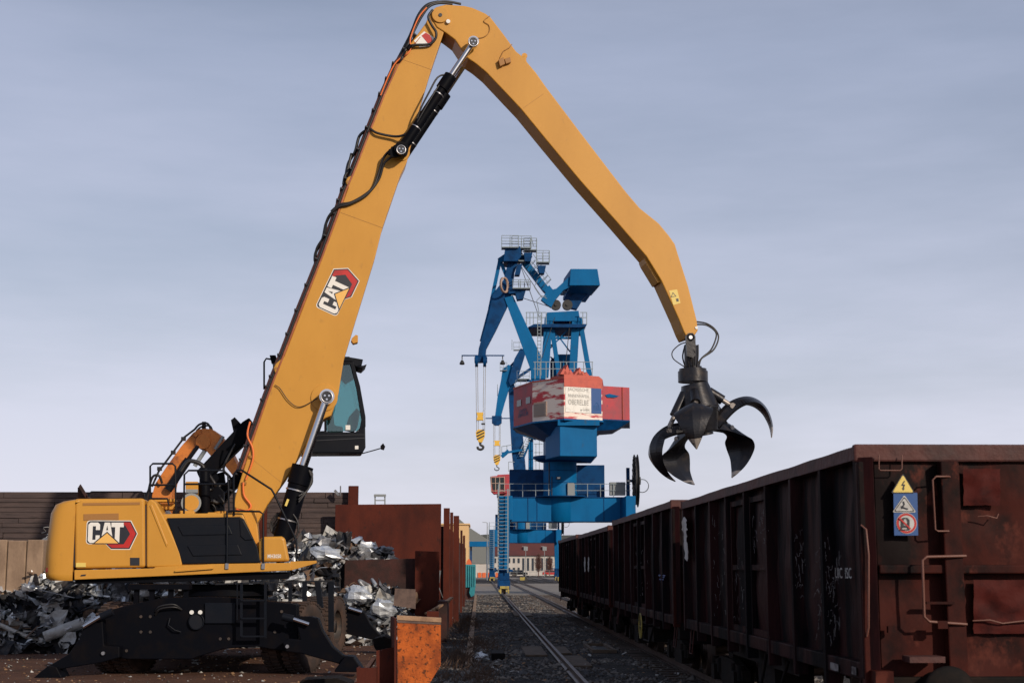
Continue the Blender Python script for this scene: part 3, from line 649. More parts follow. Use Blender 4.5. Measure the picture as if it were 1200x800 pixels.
# wheels
def wheel(x, y, side):
    yw_ = R(20 if y < 0 else 11); RM = Matrix.Rotation(-yw_, 3, 'Z'); pv = U((1.95 if side > 0 else 1.53) * side, y, .70); c = pv + RM @ (U(x, y, .70) - pv); s = side; AX = RM @ Vector((s, 0, 0))
    w = MB(); w.lathe(c, AX, [(.0, -.1), (.34, -.1), (.38, -.02), (.40, .1)], 32); w.lathe(c, AX, [(.0, .02), (.14, .02), (.16, .06), (0, .06)], 20)
    w.cyl(c - AX * .5, c, .12); rim = w.build('wheel', 'hub_metal', ex)
    t = MB(); t.lathe(c, AX, [(.39, .11), (.44, .15), (.60, .16), (.67, .14), (.70, .11), (.70, -.11 - .05), (.67, -.20), (.60, -.22), (.44, -.21), (.39, -.17)], 48)
    for k in range(40):
        a = 2 * math.pi * k / 40; dr = RM @ Vector((0, math.cos(a), math.sin(a))); tg = RM @ Vector((0, -math.sin(a), math.cos(a)))
        for xx, sk in ((.07, .03), (-.12, -.03)):
            p = c + dr * .706 + AX * xx + tg * sk; t.box(p, (.16, .055, .045), rot=RM @ Matrix.Rotation(a - math.pi / 2, 3, 'X'))
    t.build('tyre', 'rubber', rim)
    return rim
for yy in (-2.75, 2.9):
    for s in (-1, 1):
        for x in ((1.72, 2.17) if s > 0 else (1.30, 1.75)): wheel(s * x, yy, s)
    mb = MB(); mb.b2(U(-1.6, yy - .18, .55), U(1.6, yy + .18, .85)); mb.build('axle', 'black_paint', ex, bevel=.03)
# outriggers: leg with foot
def outrigger(pts, cyl, foot, Y, th, name='outrigger'):
    mb = MB(); mb.prism([at(a, b, Y) for a, b in pts], (0, th, 0)); o = mb.build(name, 'black_paint', ex, bevel=.02)
    c = MB(); a, b = at(*cyl[0], Y - .10), at(*cyl[1], Y - .10); c.cyl(a, b, .075); c.build('cylinder_barrel', 'black_panel', o)
    c = MB(); a, b = at(*cyl[1], Y - .10), at(*cyl[2], Y - .10); c.cyl(a, b, .04); c.build('cylinder_rod', 'chrome', o)
    f = MB(); f.prism([at(x_, y_, Y - .14) for x_, y_ in foot], (0, th + .28, 0)); f.build('foot', 'black_paint', o, bevel=.015)
    return o
Yo = YN - .30
outrigger([(122, 756), (140, 757), (140, 770), (118, 776), (62, 785), (52, 792), (48, 788), (60, 778), (80, 766), (92, 750), (98, 733), (112, 724), (120, 726)], [(132, 716), (118, 722), (98, 734)], [(48, 786), (56, 780), (66, 781), (73, 794), (36, 796.5)], Yo, .28)
outrigger([(331, 752), (338, 748), (352, 749), (345, 722), (365, 722), (373, 724), (378, 738), (390, 757), (402, 767), (412, 770), (416, 778), (405, 782), (396, 777), (352, 765), (335, 763)], [(331, 722), (344, 725), (362, 731)], [(392, 784.5), (405, 768), (414, 769), (425, 784.5), (420, 787), (392, 787)], Yo, .28)
for px, py in ((336.5, 757), (413, 779), (120.5, 765)):
    mb = MB(); c = at(px, py, Yo - .06); mb.cyl(c, c + Vector((0, .1, 0)), .035, n=14); mb.build('pin', 'pin_steel', ex)
Yf = UY + 3.6
outrigger([(400, 714), (402, 711), (420, 712), (428, 718), (434, 730), (444, 742), (452, 748), (450, 752), (436, 749), (404, 742)], [(402, 709), (408, 712), (424, 717)], [(438, 753), (446, 744), (454, 744), (462, 754), (438, 756)], Yf, .28)
mb = MB(); mb.prism([at(150, 712, Yf), at(158, 712, Yf), at(160, 740, Yf), at(110, 752, Yf), at(100, 748, Yf), at(140, 730, Yf)], (0, .28, 0)); mb.build('outrigger', 'black_paint', ex, bevel=.02)
# turntable
mb = MB(); mb.cyl((EO.x, EO.y, 1.38), (EO.x, EO.y, 1.74), .95, n=48); mb.cyl((EO.x, EO.y, 1.5), (EO.x, EO.y, 1.6), 1.05, n=48); mb.build('turntable', 'black_paint', ex)

# --- upper structure
V0, V1 = -1.5, 1.5
mb = MB(); mb.prism(QP([(88, 673), (340, 670), (338, 678), (180, 682), (88, 684)], V0 + .12), ev * 2.76); mb.build('turret_frame', 'black_paint', ex)
# counterweight: plan curve swept with the side profile
def cw():
    mb = MB(); prof = [(48.5, 672), (48.0, 650), (49.0, 632), (52.0, 600), (57, 590), (66, 586)]
    zs = [Q(0, p[1], V0).z for p in prof]; zt = Q(86, 584, V0).z; zb_ = Q(86, 680, V0).z
    u86 = (Q(86.4, 640, V0) - EO).dot(eu); rows = []
    lev = [(zb_, .12), (Q(50, 676, V0).z, .02)] + [(z, (Q(p[0], p[1], V0) - Q(48, p[1], V0)).dot(eu)) for z, p in zip(zs, prof)] + [(zt, .55)]
    uL = (Q(48, 640, V0) - EO).dot(eu)
    n = 28
    for z, ins in lev:
        row = []; u0 = uL + ins; topi = .10 if z == zt else (.03 if z == zb_ else 0)
        vv0 = V0 + topi; vv1 = V1 - topi; rad = .50
        row.append((u86, vv0))
        for k in range(n + 1):
            t = k / n; a = math.pi * t / 1
            # superellipse corner sweep
            cx_ = u0 + rad; 
            ang = -math.pi / 2 - math.pi * t
            cs, sn = math.cos(ang), math.sin(ang); e_ = .62
            row.append((cx_ + math.copysign(abs(cs) ** e_, cs) * rad, (vv0 + vv1) / 2 + math.copysign(abs(sn) ** .42, sn) * (vv1 - vv0) / 2))
        row.append((u86, vv1)); rows.append([EO + eu * a_ + ev * b_ + Vector((0, 0, z)) for a_, b_ in row])
    m_ = len(rows[0]); vs = [p for r in rows for p in r]
    mb.add(vs, [(j * m_ + i, j * m_ + i + 1, (j + 1) * m_ + i + 1, (j + 1) * m_ + i) for j in range(len(rows) - 1) for i in range(m_ - 1)], 0, True)
    mb.face(rows[-1]); mb.face(rows[0][::-1]); mb.add([r[0] for r in rows] + [r[-1] for r in rows], [tuple(list(range(len(rows))) + list(range(2 * len(rows) - 1, len(rows) - 1, -1)))])
    return mb.build('counterweight', 'yellow_paint', ex)
cwo = cw()
mb = MB(); mb.prism([Q(54, 665, V0 + .17), Q(64, 662, V0 + .03), Q(65, 665, V0 + .03), Q(61, 669, V0 + .05), Q(53.5, 670, V0 + .17)], ev * .08); mb.build('tail_reflector', 'red_reflector', cwo)
# engine house, two panels with dark gap
def body_panel(name, pts, parent=ex, v0=V0, th=3.0, bevel=.05, seg=4): return pr(name, pts, v0, v0 + th, 'yellow_paint', parent, bevel, seg)
eh = body_panel('engine_house', [(87.4, 588), (90, 584), (168, 583.5), (169.8, 586), (170.2, 664.5), (87.4, 666)], bevel=.06)
mb = MB(); mb.prism(QP([(86, 592), (88, 592), (88, 664), (86, 664)], V0 + .05), ev * 2.8); mb.build('door_gap', 'logo_black', ex)
mb = MB(); mb.prism(QP([(169, 592), (172, 592), (172, 662), (169, 662)], V0 + .05), ev * 2.8); mb.build('door_gap', 'logo_black', ex)
fh = body_panel('fuel_tank_house', [(171.6, 590), (174, 585.5), (178, 584.5), (183, 588), (196, 612), (212, 648), (213.5, 660), (213, 663.5), (171.6, 664.5)], bevel=.06)
mb = MB(); mb.prism(QP([(175, 592), (178, 590), (196.5, 637), (195, 641)], V0 - .02), ev * .06); mb.build('raised_edge', 'yellow_paint', fh, bevel=.015)
mb = MB(); mb.prism(QP([(97, 589), (164, 588), (164, 591), (97, 592)], V0 - .012), ev * .03)
mb.prism(QP([(98, 602), (139, 601), (139, 608.5), (98, 609.5)], V0 - .012), ev * .03)
mb.build('vent_strip', 'vent_brown' if 'vent_brown' in M else mat('vent_brown', (.30, .135, .03), .6), eh)
mb = MB(); mb.prism(QP([(152.5, 653), (163.5, 653), (163.5, 662), (152.5, 662)], V0 - .012), ev * .03); mb.build('latch', 'logo_black', eh)
mb = MB(); mb.prism(QP([(89, 659), (100.5, 659), (100.5, 664), (89, 664)], V0 - .01), ev * .02); mb.build('sticker', 'sticker_yellow', eh)
emblem(eh, (130.8, 626.5), 0, .301, V0, 'logo')
mb = MB(); mb.prism(QP([(183, 602), (284, 600.5), (300, 640), (304, 662), (200, 664)], V0 + .06), ev * 2.85); mb.build('deck', 'yellow_paint', ex, bevel=.03)
bp = pr('side_panel', [(195.5, 606.5), (281, 605.2), (286, 608), (301.5, 640), (305, 657.5), (303, 659), (213.5, 660.5)], V0, V0 + .12, 'black_panel', ex, .02, 3)
def inset(pts):
    mb = MB(); mb.prism(QP(pts, V0 - .022), ev * .04); mb.build('panel_ridge', 'black_panel', bp, bevel=.018, seg=3)
inset([(208, 616), (268, 614.5), (273, 626), (214, 627.5)]); inset([(219, 639), (279, 637.5), (284, 650), (226, 651.5)]); inset([(280.5, 608), (285, 609), (297.5, 632), (287, 633), (281.5, 628)])
sp_ = pr('sill', [(87, 667.5), (180, 665.5), (181.5, 664), (248, 660.5), (341, 659), (341, 668), (240, 672.5), (182, 675), (87, 679)], V0 - .04, V0 + .25, 'yellow_paint', ex, .015)
mb = MB()
for a, b in ((95, 673), (231, 666.5)): mb.prism(QP([(a, b), (a + 6, b - .6), (a + 5, b + 1.4), (a - 1, b + 2)], V0 - .047), ev * .02)
mb.build('slot', 'logo_black', sp_)
mb = MB(); mb.prism(QP([(205, 668), (250, 664.5), (250, 666.2), (205, 669.7)], V0 - .10), ev * .07); mb.build('step_edge', 'yellow_paint', sp_)
cwl = pr('front_cowl', [(303, 658), (303, 634), (307, 628.5), (330, 628), (334, 630), (339.5, 657.5)], V0 + .02, V0 + .95, 'yellow_paint', ex, .06, 4)
mb = MB(); text_mesh(mb, 'MH3050', Q(321.5, 651.3, V0 + .012), eu, (0, 0, 1), .085, width=.29, bold=.02); mb.build('model_number', 'logo_white', cwl)
pr('boom_foot_bracket', [(278, 600), (300, 596), (304, 640), (304, 658), (276, 658)], -.62, .62, 'yellow_paint', ex, .03)
pr('front_step', [(340, 657.5), (371, 656.5), (371, 659.5), (352, 665), (341, 668)], V0, V0 + .8, 'yellow_paint', ex, .01)
# far-side deck under the cab riser
pr('cab_side_deck', [(205, 604), (300, 602), (304, 662), (205, 662)], .5, 1.45, 'yellow_paint', ex, .03)
# hoods, filters and plumbing on the deck
mb = MB()
for (a, b, c_, d_, v_) in ((210, 604, 228, 598, -.9), (180, 588, 206, 584, -.6), (184, 597, 205, 590, -.4), (243, 605, 254, 600, -1.0)): mb.prism(QP([(a, b), (c_, b), (c_, d_), (a, d_)], v_), ev * .5)
mb.build('deck_box', 'yellow_paint', ex, bevel=.02)
fb = pr('filter_box', [(217.5, 582), (232, 582), (232, 564), (217.5, 564)], -.7, -.3, 'yellow_paint', ex, .01)
mb = MB(); mb.prism(QP([(217.5, 573), (232, 573), (232, 578), (217.5, 578)], -.715), ev * .02); mb.build('grille', 'electrics_grey', fb)
mb = MB(); mb.cyl(Q(224, 589, -.8), Q(224, 589, -.3), .17, n=20); mb.build('filter_cap', 'yellow_paint', ex)
mb = MB(); mb.cyl(Q(224, 589, -.78), Q(224, 589, -.70), .22, n=20); mb.build('filter_clamp', 'electrics_grey', ex)
mb = MB(); mb.cyl(Q(258, 604, -.8), Q(258, 599, -.8), .13, n=20); mb.build('filler_cap', 'yellow_paint', ex)
mb = MB()
rnd = random.Random(12)
for i in range(16):
    a = (rnd.uniform(228, 262), rnd.uniform(560, 604)); b = (a[0] + rnd.uniform(-16, 16), a[1] + rnd.uniform(-22, 14)); m_ = ((a[0] + b[0]) / 2 + rnd.uniform(-8, 8), (a[1] + b[1]) / 2 + rnd.uniform(-8, 8)); v_ = rnd.uniform(-.5, .3)
    mb.tube([Q(*a, v_), Q(*m_, v_ - .05), Q(*b, v_)], rnd.uniform(.02, .045), 6, smooth_path=True)
mb.build('hydraulic_hoses', 'hose_rubber', ex)
mb = MB(); mb.prism(QP([(232, 604), (262, 604), (262, 575), (250, 562), (236, 562)], -.25), ev * .55); mb.cyl(Q(240, 602, -.5), Q(240, 548, -.5), .12, n=18); mb.build('valve_block', 'black_paint', ex, bevel=.02)
# cab riser arms (black)
rs = MB(); rs.prism(QP([(230, 552), (284, 494), (292, 489), (300, 500), (330, 490), (365, 505), (362, 528), (320, 522), (290, 516), (242, 563), (236, 565)], .75), ev * .6); ro = rs.build('cab_riser', 'black_paint', ex, bevel=.03)
mb = MB(); mb.prism(QP([(270.5, 492), (275, 488.5), (283, 497), (281, 504), (274, 508)], .8), ev * .2); mb.build('fin', 'black_paint', ro)
mb = MB(); mb.prism(QP([(246, 592), (262, 568), (300, 530), (340, 520), (352, 527), (305, 545), (270, 578), (256, 600)], .75), ev * .5); mb.prism(QP([(222, 604), (236, 560), (262, 552), (264, 566), (258, 604)], .8), ev * .4); mb.build('riser_link', 'black_paint', ro, bevel=.02)
mb = MB(); mb.tube([Q(254, 584, .6), Q(268, 574, .6), Q(270, 560, .6), Q(262, 548, .6), Q(276, 520, .6)], .03, smooth_path=True); mb.tube([Q(212, 552, .5), Q(222, 540, .5), Q(238, 546, .5), Q(236, 560, .5)], .05, smooth_path=True); mb.build('riser_hose', 'hose_rubber', ro)
# --- cab
cv0, cv1 = .62, 1.66
cab = empty  # placeholder name kept simple
tub = pr('cab', [(346, 531), (346, 506), (380, 504.5), (386, 506), (417, 506), (423, 500), (428, 496), (428.5, 524), (425, 530.5)], cv0, cv1, 'black_panel', ex, .03, 3)
def cabp(name, pts, v0, v1, m_='black_panel', bevel=.01): return pr(name, pts, v0, v1, m_, tub, bevel)
for v_ in (cv0, cv1 - .09):
    cabp('window_frame', [(409, 420.5), (413.5, 421.5), (422, 452), (428.4, 488), (428.5, 500), (421, 504), (423.5, 492), (417.5, 455)], v_, v_ + .09)
    cabp('window_frame', [(346, 420.5), (352, 420.5), (352, 506), (346, 506)], v_, v_ + .09)
    cabp('window_frame', [(352, 420.2), (409, 420.2), (411, 427), (352, 427)], v_, v_ + .09)
    cabp('window_frame', [(380, 427), (383, 427), (383, 505), (380, 505)], v_, v_ + .07)
cabp('cab_roof', [(343, 417.5), (409, 417.5), (414, 420), (414, 424), (343, 424)], cv0 - .02, cv1 + .02, bevel=.03)
cabp('cab_rear_wall', [(343, 424), (348, 424), (348, 520), (343, 520)], cv0 + .05, cv1 - .05)
cabp('sun_visor', [(411, 418.5), (425.5, 421), (424, 427.5), (417, 429.5), (412, 424)], cv0 + .05, cv1 - .05)
cabp('sun_visor', [(417, 429), (426, 428), (430, 426.5), (425, 431.5)], cv0 + .05, cv1 - .05)
for v_ in (cv0 + .04, cv1 - .05):
    mb = MB(); mb.prism(QP([(382, 427), (410, 427), (418, 456), (424, 492), (421, 505), (382, 505)], v_), ev * .008); mb.build('side_window', 'cab_glass', tub)
mb = MB(); mb.prism([Q(411, 424, cv0 + .06), Q(426.5, 488, cv0 + .06), Q(427, 500, cv0 + .06), Q(427, 500, cv1 - .06), Q(426.5, 488, cv1 - .06), Q(411, 424, cv1 - .06)], -eu * .01); mb.build('windscreen', 'cab_glass', tub)
mb = MB(); mb.prism(QP([(384, 514), (402, 512), (402, 500), (392, 498), (389, 470), (384, 468)], .9), ev * .5); mb.prism(QP([(385, 468), (389, 468), (388, 455), (385, 455)], 1.0), ev * .3); mb.build('seat', 'seat_fabric', tub, bevel=.03)
mb = MB(); mb.prism(QP([(383, 427), (411, 427), (415, 443), (405, 449), (397, 441), (391, 452), (383, 460)], 1.2), ev * .25); mb.build('cab_dark_panel', 'seat_fabric', tub, bevel=.02)  # dark panel added to darken the upper part of the cab interior
mb = MB(); mb.prism(QP([(404, 504), (409, 488), (418, 478), (422, 482), (419, 500), (415, 506)], .95), ev * .2); mb.build('console', 'seat_fabric', tub, bevel=.02)
mb = MB(); mb.prism(QP([(405, 498), (410.5, 498), (410.5, 503.5), (405, 503.5)], cv0 - .01), ev * .015); mb.prism(QP([(416, 522), (420, 522), (420, 526), (416, 526)], cv0 - .01), ev * .02); mb.build('sticker', 'sticker_white', tub)
mb = MB(); mb.beam(Q(352, 517, cv0 - .005), Q(428, 513, cv0 - .005), .02, .02); mb.beam(Q(372, 510, cv0 - .005), Q(427, 509, cv0 - .005), .012, .012); mb.build('trim_line', 'logo_black', tub)
mb = MB(); mb.tube([Q(398, 532, cv0), Q(425, 531, cv0), Q(436, 528, cv0), Q(448, 524.5, cv0)], .013); mb.prism(QP([(446, 522), (449, 519), (451.5, 523), (450, 527), (446.5, 526)], cv0 - .05), ev * .1); mb.build('mirror_arm', 'black_paint', tub)
mb = MB(); mb.tube([Q(309.5, 456, 1.0), Q(309.5, 424, 1.0), Q(312, 420, 1.0), Q(318, 421, 1.0), Q(330, 424, 1.0)], .022); mb.prism(QP([(316, 416), (323, 416), (326, 424), (324, 428), (318, 424)], .9), ev * .3); mb.build('mirror_arm', 'black_paint', tub)

# --- boom
BV = -.38; BW = .74
boomp = [(505, 14), (499, 27), (491, 38), (466, 71), (451, 108), (436, 145), (413, 205), (407, 208), (405, 213), (408, 220), (398, 247), (378, 300), (355, 360), (333, 417), (323, 426), (320.5, 431), (322.5, 437), (318, 452), (296, 517), (284, 554), (276, 580), (270, 610), (276, 632), (303, 632), (302, 612), (313, 592), (335, 561), (357, 524), (375, 494), (381, 489.8), (388, 487), (391, 479), (396.5, 462), (403, 421), (418, 371), (440, 300), (448.5, 266), (469, 206), (477, 189.5), (482.5, 167.5), (492, 126.5), (506, 80), (521, 36), (524, 18), (516, 10)]
boom = pr('boom', boomp, BV, BV + BW, 'yellow_paint', ex, .025, 3)
def seam(a, b, v, par, w=.012):
    mb = MB(); mb.beam(Q(*a, v), Q(*b, v), w, .006); mb.build('weld_seam', 'seam_brown' if 'seam_brown' in M else mat('seam_brown', (.30, .14, .03), .6), par)
seam((399, 249), (448, 267), BV, boom); seam((472, 70), (506, 82), BV, boom, .008); seam((291, 534), (331, 566), BV, boom, .006)
emblem(boom, (397, 341), R(66), .325, BV, 'logo')
mb = MB(); mb.prism(QP([(485, 48), (497, 37), (512, 46), (505, 54), (492, 56)], BV - .006), ev * .01, 0); mb.prism(QP([(494, 42), (499, 38.5), (504, 41.5), (508, 51), (504, 54)], BV - .012), ev * .008, 1)
mb.build('warning_sticker', ['sticker_white', 'logo_red'], boom)
for c_, r_ in (((380, 466), 15.5), ((470, 179), 10.5)):
    mb = MB(); p = Q(*c_, BV); mb.cyl(p - ev * .03, p + ev * .02, r_ * .0197, n=40); mb.build('boss_plate', 'yellow_paint', boom, bevel=.008)
    mb = MB(); p = Q(*c_, BV + BW); mb.cyl(p - ev * .02, p + ev * .03, r_ * .0197, n=40); mb.build('boss_plate', 'yellow_paint', boom, bevel=.008)
for c_ in ((323.5, 431.5), (408, 213)): mb = MB(); p = Q(*c_, BV); mb.cyl(p - ev * .004, p + ev * .01, .033, n=16); mb.build('lug_hole', 'vent_brown', boom)
pr('work_lamp', [(412.5, 396), (417, 392), (419.5, 393), (419.5, 401), (414, 402.5), (411.5, 399)], -.1, .15, 'yellow_paint', boom, .01)

def pin_cap(c, v, par, r=.125):
    p = Q(*c, v); mb = MB(); mb.lathe(p, -ev, [(r * .78, 0), (r * .8, .05), (r, .05), (r, 0)], 28, 0); mb.disc(p - ev * .04, ev, r * .80, 28, 1)
    for k in range(3):
        a = 2.1 * k + .5; q = p - ev * .05 + (eu * math.cos(a) + Vector((0, 0, 1)) * math.sin(a)) * r * .4; mb.cyl(q, q + ev * .02, r * .17, n=10, m=2)
    return mb.build('pin', ['pin_steel', 'logo_black', 'chrome'], par)
# boom cylinders (both sides)
for v_, sgn in ((-.62, -1), (.62, 1)):
    a = Q(383, 465, v_) if sgn < 0 else None
    A = Q(383, 465, -.62) + ev * (v_ + .62); B = Q(354, 549, -.62) + ev * (v_ + .62); D = Q(331, 632, -.62) + ev * (v_ + .62)
    mb = MB(); mb.cyl(B.lerp(D, -.03), D, .215, n=28); mb.cyl(B.lerp(D, -.04), B.lerp(D, .22), .245, n=28); bo = mb.build('boom_cylinder', 'black_paint', ex)
    mb = MB(); mb.cyl(A, B, .088, n=24); mb.cyl(A - ev * .12, A + ev * .12, .17, n=28); mb.build('rod', 'chrome', bo)
    for t in (.30, .72): mb = MB(); p = B.lerp(D, t); q = (D - B).normalized() * .03; mb.cyl(p, p + q, .235, n=28); mb.build('clamp_ring', 'pin_steel', bo)
    if sgn < 0:
        pin_cap((383, 465), -.74, bo, .14)
        mb = MB(); mb.prism(QP([(333.5, 592), (336.5, 584), (339, 585), (336, 593)], -.87), ev * .02); mb.build('sticker', 'sticker_yellow', bo)
        mb = MB()
        for dx in (0, 3, -4): mb.tube([Q(362, 551, -.8), Q(366, 560 + dx, -.8), Q(361, 573, -.85), Q(350, 585 + dx, -.9)], .022, smooth_path=True)
        for k in range(5): mb.tube([Q(326 + k * 2, 600, -.5), Q(318 + k * 1.5, 610 + k * 2, -.5), Q(318 + k, 622, -.5), Q(328 + k * 2, 630, -.5)], .018, smooth_path=True)
        mb.tube([Q(342, 600, -.8), Q(349, 612, -.8), Q(348, 626, -.8), Q(338, 634, -.8)], .02, smooth_path=True)
        mb.build('hose', 'hose_rubber', bo)
# --- stick
SV = -.41; SW = .78
stickp = [(507, 13), (511, 8.5), (522, 5.5), (544, 7), (553, 9), (561, 12.4), (569, 16), (575, 20.6), (590, 40), (605, 60.5), (612, 66), (617, 65), (617, 72), (628, 85), (640, 102), (677, 151), (714.5, 200), (734.6, 226), (750, 244), (772, 261.5), (784, 276), (791, 286), (794, 296), (806.5, 335), (816.6, 375), (818, 387), (814, 393), (805, 396), (801, 388), (795, 373), (775, 329), (757.6, 300.6), (747.6, 289), (723, 260.5), (680, 212), (640, 164), (610.6, 128), (570, 85), (558, 75), (549, 69), (546, 66), (533.5, 47), (523, 39), (512, 32), (506, 22)]
stick = pr('stick', stickp, SV, SV + SW, 'yellow_paint', ex, .025, 3)
seam((613, 127), (637, 110), SV, stick); 
pr('underside_stop', [(757, 302), (776, 331), (771, 331), (757, 308), (755, 303)], SV + .1, SV + SW - .1, 'yellow_paint', stick)
mb = MB(); p = Q(515.6, 18, SV); mb.cyl(p - ev * .04, p + ev * .02, .20, n=32); mb.build('boss_plate', 'yellow_paint', stick, bevel=.01)
mb = MB(); p = Q(516, 18, SV - .04); mb.cyl(p - ev * .02, p + ev * .05, .045, n=16); mb.build('pin', 'logo_black', stick)
mb = MB(); p = Q(525, 26, SV - .02); mb.cyl(p - ev * .05, p + ev * .05, .05, n=16); p = Q(816, 384, SV); mb.cyl(p - ev * .02, p + ev * .02, .035, n=16); mb.build('bolt', 'sticker_white', stick)
mb = MB(); mb.prism(QP([(784, 340.5), (793.5, 339), (797.5, 355), (789, 357.5)], SV - .006), ev * .01, 0)
mb.prism([*QP([(786, 348.3), (788.5, 342.3), (792.8, 347.2)], SV - .010)], ev * .003, 1); mb.prism(QP([(787.2, 347.4), (788.6, 343.8), (791.4, 346.8)], SV - .013), ev * .002, 0); mb.prism(QP([(792, 350), (795, 349.5), (795.5, 353), (793, 353.5)], SV - .010), ev * .003, 1); mb.build('warning_sticker', ['sticker_yellow', 'logo_black'], stick)
mb = MB(); mb.prism(QP([(584, 70), (590, 67), (592, 75), (586, 78)], SV - .12), ev * .12); mb.prism(QP([(591, 69), (598, 67), (599, 73), (593, 75)], SV - .10), ev * .10); mb.build('work_lamp', 'vent_brown', stick, bevel=.01)
mb = MB(); mb.tube([Q(586, 68, SV - .03), Q(590, 60, SV - .03), Q(597, 56, SV - .02), Q(600, 52, SV)], .009); mb.tube([Q(554, 45, SV - .02), Q(566, 44, SV - .02), Q(573, 38, SV - .02), Q(573, 30, SV - .02), Q(567, 25, SV - .02), Q(574, 19, SV)], .009, smooth_path=True); mb.build('cable', 'vent_brown', stick)
mb = MB(); p = Q(614.5, 66, 0); mb.cyl(p - ev * .03, p + ev * .03, .07, n=16); mb.build('lifting_lug', 'yellow_paint', stick)
# stick cylinders
for v_ in (-.66, .66):
    A = Q(470, 176, -.66) + ev * (v_ + .66); Bm = Q(527, 91, -.66) + ev * (v_ + .66); T = Q(554.5, 50, -.66) + ev * (v_ + .66)
    mb = MB(); mb.cyl(A, Bm, .125, n=28); mb.cyl(Bm.lerp(A, -.02), Bm.lerp(A, .16), .155, n=28); mb.cyl(A - ev * .14, A + ev * .14, .17, n=28); so_ = mb.build('stick_cylinder', 'black_paint', ex)
    mb = MB(); mb.cyl(Bm, T, .072, n=24); mb.cyl(T - ev * .1, T + ev * .1, .13, n=24); mb.build('rod', 'chrome', so_)
    for t in (.30, .76): mb = MB(); p = A.lerp(Bm, t); q = (Bm - A).normalized() * .022; mb.cyl(p, p + q, .133, n=28); mb.build('clamp_ring', 'pin_steel', so_)
    if v_ < 0:
        pin_cap((470, 176), v_ - .15, so_, .115); pin_cap((554.5, 50), v_ - .12, so_, .12)
        mb = MB(); mb.tube([Q(486, 152, -.7), Q(492, 130, -.75), Q(503, 108, -.78), Q(512, 92, -.75), Q(520, 88, -.7), Q(526, 90, -.7)], .022, smooth_path=True); mb.tube([Q(482, 158, -.7), Q(492, 138, -.78), Q(507, 112, -.80), Q(516, 98, -.75)], .02, smooth_path=True)
        mb.build('hose', 'hose_rubber', so_)
# hose loops and pipework along the back of the boom
back = [(497, 34), (489, 43), (463, 75), (447, 110), (432, 148), (412, 199), (402, 222), (393, 248), (374, 300), (350, 360), (329, 415), (319, 440), (310, 464), (290, 520), (279, 552), (268, 590)]
def shift(pts, dx, dy): return [(a + dx, b + dy) for a, b in pts]
for k, (dx, v_, m_) in enumerate(((3.4, -.36, 'rust_pipe'), (2.6, -.22, 'rust_pipe'), (1.0, -.30, 'hose_rubber'), (-.2, -.12, 'rust_pipe'), (-1.2, .05, 'rust_pipe'), (1.2, .2, 'hose_rubber'))):
    mb = MB(); mb.tube([Q(a, b, v_) for a, b in shift(back[1:-1], dx, dx * .35)], .030, 8); mb.build('pipe', m_, boom)
mb = MB()
for i in range(len(back) - 2):
    for t in (.1, .6):
        a = back[i + 1]; b = back[min(i + 2, len(back) - 1)]; c_ = (a[0] * (1 - t) + b[0] * t, a[1] * (1 - t) + b[1] * t)
        d = Vector((b[0] - a[0], b[1] - a[1])).normalized(); nrm = (d.y, -d.x); s_ = 1 if nrm[0] < 0 else -1
        p = Q(c_[0] + s_ * nrm[0] * 1.2, c_[1] + s_ * nrm[1] * 1.2, -.05); ax = (Q(*b, 0) - Q(*a, 0)).normalized()
        mb.box(p, (.03, .60, .075), rot=Matrix((ax, ev, ax.cross(ev))).transposed())
mb.build('pipe_clamp', 'logo_black', boom)
hs = lambda nm, L, r, m_, par=boom: (lambda q: q.build(nm, m_, par))([q for q in [MB()] for pts in L if q.tube([Q(a, b, c_) for a, b, c_ in pts], r, 8, smooth_path=True) is not None][0])
hs('hose', [[(463, 75, -.3), (470, 70, -.45), (478, 53, -.4), (486, 35, -.35), (494, 20, -.35), (503, 8, -.35), (515, 4, -.3), (530, 5, -.2)],
            [(466, 72, -.1), (476, 52, -.1), (484, 33, -.1), (493, 15, -.1), (504, 5, -.1), (522, 2, 0), (540, 5, .1)],
            [(455, 90, .1), (474, 54, .1), (482, 38, .1), (490, 18, .1), (500, 6, .1), (514, 2, .1)]], .030, 'hose_rubber')
hs('hose', [[(446, 112, -.35), (462, 76, -.42), (480, 60, -.45), (481, 45, -.4), (490, 22, -.4), (500, 9, -.4)]], .018, 'orange_hose')
hs('hose', [[(476, 55, -.45), (486, 53, -.48), (503, 52, -.48), (510, 46, -.5), (511, 38, -.52), (506, 30, -.5), (502, 20, -.5), (507, 12, -.45)]], .032, 'hose_rubber')
hs('hose', [[(478, 57, -.45), (487, 54, -.47), (500, 53, -.47), (508, 48, -.5)]], .02, 'hose_rubber')
hs('hose', [[(434, 151, -.42), (442, 156, -.48), (462, 160, -.5), (474, 158, -.62), (484, 151, -.68)], [(455, 178, -.65), (449, 186, -.55), (444, 202, -.48), (438, 218, -.47), (428, 228, -.46), (412, 237, -.45), (398, 240, -.42), (388, 248, -.35)],
            [(459, 184, -.65), (450, 192, -.55), (444, 210, -.48), (430, 228, -.46), (410, 239, -.45), (396, 243, -.42), (384, 256, -.3), (380, 276, -.2), (371, 292, -.1), (369, 312, 0)]], .030, 'hose_rubber')
hs('hose', [[(414, 197, -.2), (405, 205, -.2), (403, 216, -.2), (412, 180, -.1)], [(430, 152, 0), (421, 160, 0), (416, 178, 0), (408, 192, 0), (404, 214, 0)], [(388, 250, .1), (382, 262, .1), (378, 280, .1), (370, 296, .1), (369, 306, .1)]], .035, 'hose_rubber')
hs('cable', [[(322, 451, -.42), (328, 455, -.43), (337, 468, -.43), (347, 476, -.43), (357, 475, -.43), (372, 466, -.43)]], .010, 'hose_rubber')
